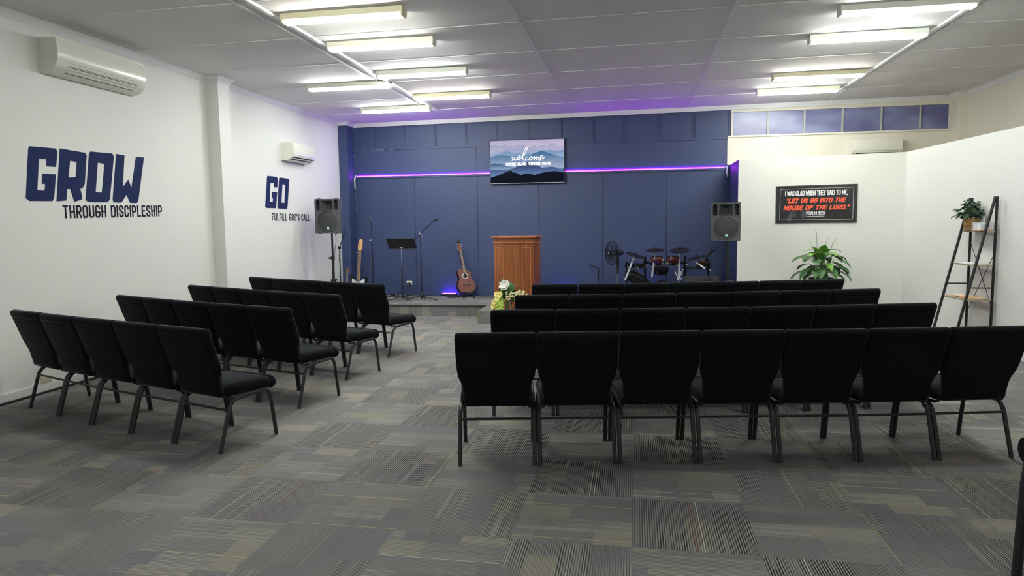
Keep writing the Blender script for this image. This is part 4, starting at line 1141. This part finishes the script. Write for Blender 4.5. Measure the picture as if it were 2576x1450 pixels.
def cymbal(c, tilt_x, tilt_y, arm, rad=.165):
    Mc = rot('X', tilt_x) @ rot('Y', tilt_y)
    mb = MB(); mb.lathe([(0, .014), (.03, .014), (.045, .004), (rad * .7, .0), (rad, -.006), (rad, -.016), (.04, -.012), (0, -.012)], 36, c, Mc); mb.cyl(Vector(c) + Mc @ Vector((0, 0, .01)), Vector(c) + Mc @ Vector((0, 0, .045)), .007, 8)
    o = mb.build('cymbal_pad', M_pad, dk)
    for i in range(len(arm) - 1):
        mb = MB(); mb.cyl(arm[i], arm[i + 1], .0155 if len(arm) == 2 or i else .011, 10); mb.build('cymbal_arm', M_arm, dk)
    m_ = Vector(arm[0]).lerp(Vector(arm[1]), .22); dd = (Vector(arm[0]) - Vector(arm[1])).normalized()
    mb = MB(); mb.lathe([(.018, -.012), (.02, 0), (.018, .012)], 10, m_, frame_to(dd)); mb.box(m_ + Vector((.028, 0, 0)), (.03, .01, .014)); mb.build('arm_collar', M_chrome, dk)
cymbal(K(.035, 11.90, 1.035), 6, 17, [K(.022, 11.91, 1.02), K(-.14, 11.93, .60)], .175)
cymbal(K(.365, 12.0, 1.12), 10, -1, [K(.36, 12.0, 1.10), K(.315, 12.10, .64)], .155)
cymbal(K(.775, 12.0, 1.115), 14, -3, [K(.77, 12.0, 1.09), K(.768, 12.1, .61)], .16)
cymbal(K(1.05, 11.92, .99), 4, -14, [K(1.03, 11.93, .97), K(1.035, 11.90, .905), K(1.18, 11.86, .80)], .155)
def pad(c, tilt, rad, hgt, shell, name):
    Mc = rot('X', tilt)
    mb = MB(); mb.lathe([(0, -hgt), (rad * .8, -hgt), (rad, -hgt * .6), (rad, 0)], 32, c, Mc); mb.build(name, shell, dk)
    mb = MB(); mb.lathe([(0, .012), (rad * .93, .012), (rad * 1.04, .008), (rad * 1.04, -.012), (rad, -.014)], 32, c, Mc); mb.build('drum_rim', M_pad, dk)
    for k in range(4):
        a = PI / 4 + PI / 2 * k + .4
        p = Vector(c) + Mc @ Vector((rad * 1.0 * math.cos(a), rad * 1.0 * math.sin(a), -.03)); mb = MB(); mb.box(p, (.018, .018, .06), Mc); mb.build('lug', M_chrome, dk)
pad(K(.395, 12.02, .965), -22, .105, .06, M_red, 'tom_shell')
pad(K(.665, 12.02, .965), -22, .105, .06, M_red, 'tom_shell')
pad(K(.08, 12.12, .86), 0, .12, .06, M_pad, 'tom_shell')
pad(K(.47, 12.45, .76), 12, .15, .08, M_pad, 'snare_shell')
mb = MB(); mb.lathe([(0, -.05), (.105, -.05), (.112, 0), (.10, .012), (0, .012)], 32, K(.48, 12.02, .47), rot('X', 90)); mb.build('kick_pad', M_pad, dk)
mb = MB(); mb.torus(K(.48, 12.0, .47), .125, .008, rot('X', 90), 32, 6); mb.build('kick_hoop', M_blackm, dk)
mb = MB(); text(mb, 'ALESIS', (K(.40, 12.005, .452), Vector((1, 0, 0)), Vector((0, 0, 1)), Vector((0, -1, 0))), .036, .165, .3, .001, slant=.2, gap=.24); mb.build('kick_lettering', M_pw, dk, smooth=False)
mb = MB(); mb.tube([K(.42, 12.08, .22), K(.45, 12.06, .42)], .012, 8); mb.tube([K(.54, 12.08, .22), K(.51, 12.06, .42)], .012, 8); mb.rbox(K(.48, 11.9, .215), (.12, .30, .02), .005); mb.build('kick_tower', M_blackm, dk)
mb = MB(); mb.rbox(K(1.16, 11.95, .885), (.24, .16, .05), .012, 2, rot('Y', -14) @ rot('X', 25)); mb.build('module', M_pad, dk)
mb = MB(); mb.box(K(1.13, 11.92, .915), (.09, .05, .006), rot('Y', -14) @ rot('X', 25)); mb.build('module_screen', mat('amber_display', lin(168, 118, 70), .4), dk, smooth=False)
mb = MB(); mb.tube([K(1.19, 11.95, .95), K(1.25, 12.0, 1.02), K(1.32, 12.05, 1.10)], [.010, .02, .024], 8); mb.torus(K(1.33, 12.05, 1.11), .045, .006, rot('X', 80), 20, 6); mb.tube([K(1.21, 11.96, .97), K(1.23, 11.98, .995)], .012, 8)
mb.build('headphones', M_pad, dk)
mb = MB(); mb.tube(spline([K(1.27, 11.93, .90), K(1.36, 11.9, .88), K(1.40, 11.88, .80), K(1.41, 11.9, .55), K(1.42, 11.9, .25)], 5), .004, 6); mb.build('cable', M_black, dk)
mb = MB()
for a in ((.70, .68, .60), (.80, .68, .62), (.84, .72, .66)): mb.tube([K(a[0], 12.08, a[1] + .06), K(.765, 12.06, .60)], .008, 6)
mb.ell(K(.75, 12.05, .60), (.02, .02, .016), n=8, lv=5); mb.ell(K(.80, 12.05, .615), (.03, .02, .014), n=8, lv=5); mb.ell(K(.82, 12.05, .54), (.01, .01, .016), n=8, lv=5)
mb.tube([K(.765, 12.06, .60), K(.765, 12.06, .23)], .009, 8); mb.build('hi_hat_stand', M_arm, dk)
# guitar gig bag lying behind the kit
r = thing('gig_bag', 'black padded instrument bag slumped behind the left of the drum kit', 'bag', (.05, 12.42, .2))
mb = MB()
L = []
for i in range(9):
    t_ = i / 8; x = -.20 + .62 * t_; z = .49 - .40 * t_ ** 1.3; hh = [.03, .10, .125, .125, .12, .11, .10, .08, .03][i]
    L.append([Vector((x, .09 * math.cos(2 * PI * k / 16), z - .02 + hh * math.sin(2 * PI * k / 16) + (.0 if k > 7 else .02))) for k in range(16)])
zmin = min(v.z for l in L for v in l)
for l in L:
    for v in l: v.z = max(v.z, .004)
mb.loft(L); mb.build('bag_body', M_pad, r)
mb = MB()
for s in (-.05, .02): mb.tube(spline([(-.16, -.08, .52 + s), (.0, -.095, .50 + s), (.2, -.095, .36 + s), (.36, -.075, .19 + s)], 5), .008, 6)
mb.build('piping', M_grey, r)
# wedge monitor
r = thing('floor_monitor', 'black wedge floor monitor at the foot of the right speaker stand', 'monitor speaker', (1.10, 11.66, .2), R(-4))
mb = MB(); mb.prism([(-.16, 0), (.16, 0), (.16, .16), (-.07, .495), (-.16, .488)], -.27, .27, (Vector((0, 0, 0)), Vector((0, 1, 0)), Vector((0, 0, 1)), Vector((1, 0, 0)))); mb.build('cabinet', mat('monitor_cabinet_black', lin(50, 50, 54), .6), r, smooth=False)
mb = MB(); mb.rbox((.07, -.163, .440), (.20, .012, .06), .006); mb.build('handle_recess', M_black, r)
mb = MB(); mb.rbox((.07, -.172, .412), (.21, .012, .014), .004); mb.build('handle_bar', M_grey, r)

# ------------------------------------------------------------------ plants and flowers
M_lfd = mat('leaf_dark_green', lin(50, 88, 46), .45, var=.3, vscale=14, spec=.25)
M_lfl = mat('leaf_bright_green', lin(104, 156, 60), .4, var=.25, vscale=14)
M_lfy = mat('leaf_yellow_green', lin(140, 170, 50), .4, var=.2, vscale=14)
M_stem = mat('stem_green', lin(92, 128, 66), .5)
M_petal = mat('white_petal', lin(236, 234, 226), .55, var=.03)
M_petaly = mat('cream_yellow_petal', lin(226, 214, 130), .55, var=.1)
M_hyd = mat('lime_hydrangea', lin(178, 206, 92), .6, var=.15, vscale=40)
def leaf(mb, base, tip, width, droop, m, up=Vector((0, 0, 1)), n=7, fold=.25, wavy=0.0):
    """a blade with thickness, folded along its midrib"""
    b, t_ = Vector(base), Vector(tip); d = t_ - b; L_ = d.length
    side = d.cross(up)
    side = side.normalized() if side.length > 1e-5 else Vector((1, 0, 0))
    nn = side.cross(d).normalized()
    ks = []
    for i in range(n + 1):
        s = i / n
        w2 = width * (math.sin(PI * s ** .8) ** .85 if 0 < s < 1 else 0.02)
        c = b + d * s + nn * (droop * L_ * 4 * s * (1 - s))
        ed = nn * (fold * w2 + wavy * width * math.sin(s * 11))
        P = [c - side * w2 + ed, c - side * w2 * .5 + ed * .4, c, c + side * w2 * .5 + ed * .4, c + side * w2 + ed]
        ks.append(mb.add(P + [p - nn * .0012 for p in P]))
    for a, q in zip(ks, ks[1:]):
        for j in range(4):
            mb.face((a + j, a + j + 1, q + j + 1, q + j), m); mb.face((a + 5 + j, q + 5 + j, q + 6 + j, a + 6 + j), m)
        mb.face((a, q, q + 5, a + 5), m); mb.face((a + 4, a + 9, q + 9, q + 4), m)
rp = random.Random(11)
pl = thing('potted_peace_lily', 'green peace lily in a black pot in front of the white partition', 'potted plant', (2.80, 11.02, 0))
mb = MB(); mb.lathe([(0, 0), (.13, 0), (.14, .03), (.165, .66), (.175, .70), (.175, .715), (.155, .715), (.15, .68), (0, .67)], 28); mb.build('pot', M_black, pl)
mb = MB()
def lily_leaf(az, r0, z0, ln, wd, drop, m):
    a = R(az); c, s_ = math.cos(a), math.sin(a)
    bs = Vector((c * r0, s_ * r0, z0)); tp = Vector((c * (r0 + ln), s_ * (r0 + ln), z0 - drop))
    st = Vector((c * .03 + rp.uniform(-.03, .03), s_ * .03 + rp.uniform(-.03, .03), .68))
    mb.tube(spline([st, st.lerp(bs, .55) + Vector((-c * .03, -s_ * .03, .05)), bs], 4), .0048, 5, m=3)
    leaf(mb, bs, tp, wd, .13, m, up=Vector((c * .55, s_ * .55, .85)), n=8, fold=.12, wavy=.05)
for k in range(14): lily_leaf(k * 25.7 + rp.uniform(-12, 12), .06 + .05 * rp.random(), rp.uniform(1.06, 1.14), rp.uniform(.16, .24), rp.uniform(.055, .07), rp.uniform(-.02, .08), 1 if k % 5 else 0)
for az_, m_ in ((-60, 1), (-110, 1), (-20, 1), (-160, 1), (70, 1), (130, 0), (-85, 1)): lily_leaf(az_ + rp.uniform(-8, 8), .05, rp.uniform(.98, 1.06), rp.uniform(.10, .15), rp.uniform(.055, .07), rp.uniform(-.17, -.10), m_)
for k in range(13): lily_leaf(k * 27.7 + rp.uniform(-10, 10), .15 + .06 * rp.random(), rp.uniform(.94, 1.06), rp.uniform(.2, .27), rp.uniform(.055, .075), rp.uniform(.05, .13), 1 if k % 5 == 0 else 0)
for k in range(15): lily_leaf(k * 24 + rp.uniform(-9, 9), .18 + .06 * rp.random(), rp.uniform(.82, .92), rp.uniform(.2, .28), rp.uniform(.05, .07), rp.uniform(.10, .19), 0)
for az_, m_ in ((-35, 2), (-150, 0), (-95, 0), (-15, 0)): lily_leaf(az_, .15, .80, .2, .055, .14, m_)
mb.build('foliage', [M_lfd, M_lfl, M_lfy, M_stem], pl, ang=60, fix=False)
for x, z, lean, tilt in ((-.09, 1.40, -.015, .0), (.14, 1.24, .03, .5), (-.12, 1.20, -.03, -.8), (.05, 1.26, .02, .3)):
    mb = MB(); top = Vector((x, -.02, z)); mb.tube(spline([(x * .3, 0, .70), (x * .7, -.01, (z + .7) / 2), top], 5), .0035, 5, m=0)
    leaf(mb, top, top + Vector((lean + tilt * .06, -.01, .08)), .011, .15, 1, up=Vector((0, 1, .2)), n=5)
    leaf(mb, top, top + Vector((lean + tilt * .06 + .01, .01, .07)), .009, -.15, 1, up=Vector((0, 1, .2)), n=5)
    mb.build('flower', [M_stem, mat('pale_spathe', lin(214, 212, 196), .6)], pl, ang=60, fix=False)

# vase of flowers in front of the lectern
M_glass = mat('clear_glass', (.95, .97, .97), .05, var=0, trans=1.0, spec=.5)
vs = thing('flower_vase', 'glass vase with a white bloom, cream orchids and lime hydrangea before the lectern', 'flower arrangement', (-1.915, 10.33, 0))
mb = MB(); mb.lathe([(.0, .0), (.10, 0), (.105, .01), (.095, .10), (.08, .25), (.075, .40), (.07, .40), (.075, .25), (.09, .10), (.098, .014), (0, .012)], 28); mb.build('vase', M_glass, vs)
mb = MB()
for x, y, z, w2 in ((-.05, .0, .72, .10), (.09, .03, .66, .12), (.12, -.02, .60, .11), (-.08, .04, .62, .11), (.02, .06, .70, .11), (.13, .03, .52, .09), (-.06, .05, .74, .10), (.16, .02, .56, .10)):
    bs = Vector((x * .5, y * .4, z - .19)); leaf(mb, bs, Vector((x * 1.5, y + (-.03 if y < 0 else .03), z)), w2, .12, 0, n=7, fold=.1, wavy=.06)
for k in range(9):
    a = k * .7; mb.tube([(.05 * math.cos(a), .05 * math.sin(a), .02), (.02 * math.cos(a + 2), .02 * math.sin(a + 2), .42)], .004, 5, m=1)
mb.build('foliage', [M_lfd, M_stem], vs, ang=60, fix=False)
def bloom(mb, c, d, rad, n, m, cup=.5, layers=2):
    Mc = frame_to(d)
    q_ = .8 if rad < .03 else .24
    mb.ell(Vector(c) + Mc @ Vector((0, 0, rad * .12)), (rad * q_, rad * q_, rad * .2), Mc, 8, m, 4)
    for l in range(layers):
        for k in range(n):
            a = 2 * PI * (k + .5 * l) / n; q = 1 - .3 * l
            b = Vector(c) + Mc @ Vector((.01 * math.cos(a), .01 * math.sin(a), .0)); tp = Vector(c) + Mc @ Vector((rad * q * math.cos(a), rad * q * math.sin(a), rad * cup * (1 + l * .7)))
            leaf(mb, b, tp, rad * .48, -.12, m, up=Mc @ Vector((0, 0, 1)), n=5, fold=.15)
mb = MB(); bloom(mb, (-.015, -.12, .655), (-.15, -.9, .45), .09, 7, 0, .3, 2); mb.build('white_bloom', M_petal, vs, ang=60, fix=False)
mb = MB()
for p, rad in (((-.13, -.10, .46), .055), ((-.18, -.09, .40), .05), ((-.20, -.08, .34), .045), ((-.09, -.1, .52), .055), ((-.15, -.06, .52), .045), ((-.21, -.06, .31), .04)):
    bloom(mb, p, (-.3, -.9, .3), rad, 5, 0, .25, 1)
mb.tube(spline([(-.03, -.02, .40), (-.09, -.06, .50), (-.16, -.07, .45), (-.21, -.06, .30)], 5), .004, 5, m=1)
mb.build('orchid_spray', [M_petaly, M_stem], vs, ang=60, fix=False)
mb = MB()
for k in range(95):
    z = rp.uniform(.12, .42); a = rp.uniform(PI * .75, PI * 1.9); rr = .06 * (1 - abs(z - .28) * 1.2)
    c = Vector((-.10 + rr * math.cos(a), -.085 + rr * math.sin(a) * .8, z)); bloom(mb, c, (math.cos(a), math.sin(a) - .4, .2), .022, 4, 0, .2, 1)
mb.tube(spline([(-.03, -.03, .41), (-.09, -.07, .45), (-.10, -.08, .36), (-.10, -.08, .14)], 5), .02, 6, m=0)
mb.build('hydrangea_cascade', M_hyd, vs, ang=60, fix=False)
mb = MB()
for k in range(60):
    t_ = rp.random(); c = Vector((.10 + .21 * t_ + rp.uniform(-.03, .03), -.08 + rp.uniform(-.04, .04), .47 + .06 * math.sin(t_ * 3) + rp.uniform(-.05, .05)))
    bloom(mb, c, (rp.uniform(-1, 1), -1, .5), .015, 5, 0, .3, 1)
for k in range(20):
    c = Vector((rp.uniform(.0, .12), -.12, rp.uniform(.44, .56))); bloom(mb, c, (rp.uniform(-1, 1), -1, .5), .015, 5, 0, .3, 1)
for k in range(5): mb.tube([(.03, -.02, .40), (.10 + .045 * k, -.08, .46 + .01 * k)], .003, 5, m=1)
mb.build('blossom_spray', [mat('cream_blossom', lin(232, 222, 176), .6), M_stem], vs, ang=60, fix=False)

# ------------------------------------------------------------------ ladder shelf with its things
M_board = mat('pale_oak_board', lin(160, 146, 124), .5, var=.12, vscale=5)
YA, YN = 9.42, 8.89
dx = .035
ls = thing('ladder_shelf', 'black metal ladder shelf with wooden boards against the white partition', 'shelf', (3.95, 9.155, 0))
def Lc(x, y, z): return Vector((x - 3.95, y - 9.155, z))
for y, x0 in ((YA, 4.125), (YN, 4.158)):
    mb = MB(); mb.cyl(Lc(x0, y, 0), Lc(x0, y, 1.835), .0155, 10); mb.build('rear_post', M_blackm, ls)
    x1 = x0 - .02; xf = x0 - .415
    mb = MB(); mb.cyl(Lc(x1, y, 1.835), Lc(xf, y, 0), .0165, 10); mb.build('front_leg', M_blackm, ls)
shelfz = (1.437, 1.036, .627, .22)
for z in shelfz:
    f = 1 - z / 1.835
    mb = MB()
    k = mb.add([Lc(4.125 - .02 - .395 * f, YA + .01, z), Lc(4.125 + .01, YA + .01, z), Lc(4.158 + .01, YN - .01, z), Lc(4.158 - .02 - .395 * f, YN - .01, z)] + [Lc(4.125 - .02 - .395 * f, YA + .01, z - .018), Lc(4.125 + .01, YA + .01, z - .018), Lc(4.158 + .01, YN - .01, z - .018), Lc(4.158 - .02 - .395 * f, YN - .01, z - .018)])
    for q in ((0, 1, 2, 3), (7, 6, 5, 4), (0, 4, 5, 1), (1, 5, 6, 2), (2, 6, 7, 3), (3, 7, 4, 0)): mb.face([k + i for i in q])
    mb.build('board', M_board, ls, smooth=False)
for a, b in (((4.125, YA, 1.27), (4.158, YN, .50)), ((4.158, YN, 1.20), (4.125, YA, .45))):
    mb = MB(); mb.cyl(Lc(a[0] + .012, a[1], a[2]), Lc(b[0] + .012, b[1], b[2]), .004, 6); mb.build('cross_brace', M_blackm, ls)
for y, x0, z in ((YA, 4.125, .775), (YN, 4.158, .765)):
    f = 1 - z / 1.835; mb = MB(); mb.cyl(Lc(x0, y, z), Lc(x0 - .02 - .395 * f, y, z), .008, 8); mb.build('side_bar', M_blackm, ls)
M_bask = mat('woven_basket', lin(176, 138, 92), .8, var=.3, vscale=60, bump=.8, bscale=160)
bp = thing('basket_plant', 'dark-leaved plant in a woven basket on the top shelf', 'potted plant', (4.055, 9.27, 1.438))
mb = MB(); mb.lathe([(0, 0), (.06, 0), (.068, .01), (.072, .06), (.076, .085), (.080, .09), (.080, .15), (.076, .152), (.07, .14), (0, .135)], 24)
for z in [.012 + .018 * i for i in range(8)]: mb.torus((0, 0, z), .0695 + z * .07, .0045, None, 24, 5)
mb.build('basket', M_bask, bp)
mb = MB()
for k in range(150):
    a = rp.uniform(0, 2 * PI); el = rp.uniform(-.35, 1.4); rr = rp.uniform(.07, .165)
    c = Vector((math.cos(a) * math.cos(el) * rr, math.sin(a) * math.cos(el) * rr, .21 + math.sin(el) * rr * .9))
    c.x = min(c.x, .075)
    b = c * .55 + Vector((0, 0, .08)); d = (c - Vector((0, 0, .2)))
    tp = c + d.normalized() * .05 + Vector((rp.uniform(-.03, .03), rp.uniform(-.03, .03), -.035)); tp.x = min(tp.x, .09)
    leaf(mb, c, tp, .034, .12, 0 if k % 6 else 1, up=Vector((math.cos(a) * .7, math.sin(a) * .7, .7)), n=5, fold=.2)
    if k % 3 == 0: mb.tube([(0, 0, .14), tuple(c.lerp(Vector((0, 0, .2)), .4)), tuple(c)], .0025, 4, m=2)
mb.build('foliage', [mat('leaf_blackish_green', lin(36, 62, 44), .35, var=.3), mat('leaf_grey_green', lin(72, 98, 78), .4, var=.2), M_stem], bp, ang=60, fix=False)
M_paper = mat('white_paper', lin(232, 231, 236), .6, var=.03)
M_tan = mat('orange_wood_base', lin(214, 158, 108), .5, var=.1)
M_acr = mat('clear_acrylic', (.92, .94, .97), .05, var=0, alpha=.18)
bxs = thing('brochure_tray', 'clear brochure tray with a wooden base on the top shelf', 'tray', (4.07, 9.02, 1.438))
mb = MB(); mb.bx(-.075, .075, -.11, .085, 0, .014); mb.build('tray_base', M_tan, bxs, smooth=False)
mb = MB(); mb.bx(-.075, -.071, -.11, .085, .014, .10); mb.bx(-.071, .075, -.11, -.106, .014, .10); mb.bx(-.071, .075, .081, .085, .014, .10); mb.build('acrylic_walls', M_acr, bxs, smooth=False)
for k in range(2):
    o = MB(); o.bx(-.06, .06, -.10 + k * .092, -.018 + k * .092, 0, .07); q = o.build('card_stack', M_paper, None, smooth=False)
    q.location = (4.07, 9.02, 1.4525); tag(q, ('stack of white cards in the near half of the brochure tray', 'stack of white cards in the far half of the brochure tray')[k], 'paper', 'card stacks in the brochure tray')
mb = MB(); mb.box((0, 0, .085), (.004, .10, .17), rot('Y', 8)); q = mb.build('paper_sheet', M_paper, None, smooth=False); q.location = (4.13, 9.16, 1.438); tag(q, 'white sheet propped upright behind the basket plant', 'paper')
for k, (x, y, a, z) in enumerate(((4.02, 9.27, 8, 0), (4.05, 9.10, -6, 0), (4.03, 9.24, 20, .004))):
    mb = MB(); mb.box((0, 0, .002), (.15, .21, .0035)); q = mb.build('paper_sheet', M_paper, None, smooth=False); q.location = (x, y, 1.0365 + z); q.rotation_euler = (0, 0, R(a))
    tag(q, ('white sheet at the far end of the middle shelf, under another sheet', 'white sheet at the near end of the middle shelf', 'tilted white sheet on top of the far one on the middle shelf')[k], 'paper', 'papers on the middle shelf')
for k, (x, y, a, z, c) in enumerate(((3.97, 9.32, 12, 0, lin(222, 196, 170)), (3.99, 9.14, -8, 0, lin(226, 168, 130)), (4.04, 9.00, 20, 0, lin(206, 178, 140)), (3.98, 9.29, -5, .0125, lin(232, 220, 206)), (4.0, 9.12, 15, .0125, lin(236, 190, 158)))):
    mb = MB(); mb.rbox((0, 0, .006), (.14, .19, .011), .002, 1); q = mb.build('booklet', mat('booklet_cover_%d' % k, c, .6), None); q.location = (x, y, .6275 + z); q.rotation_euler = (0, 0, R(a))
    tag(q, ('tan booklet flat at the far end of the lower shelf', 'orange booklet flat at the middle of the lower shelf', 'brown booklet flat at the near end of the lower shelf', 'cream booklet on top of the tan one on the lower shelf', 'peach booklet on top of the orange one on the lower shelf')[k], 'booklet', 'booklets on the lower shelf')

for o in list(bpy.data.objects):
    if o.type == 'MESH' and o.parent is None and 'label' not in o and o.get('kind') is None: print('UNTAGGED', o.name)
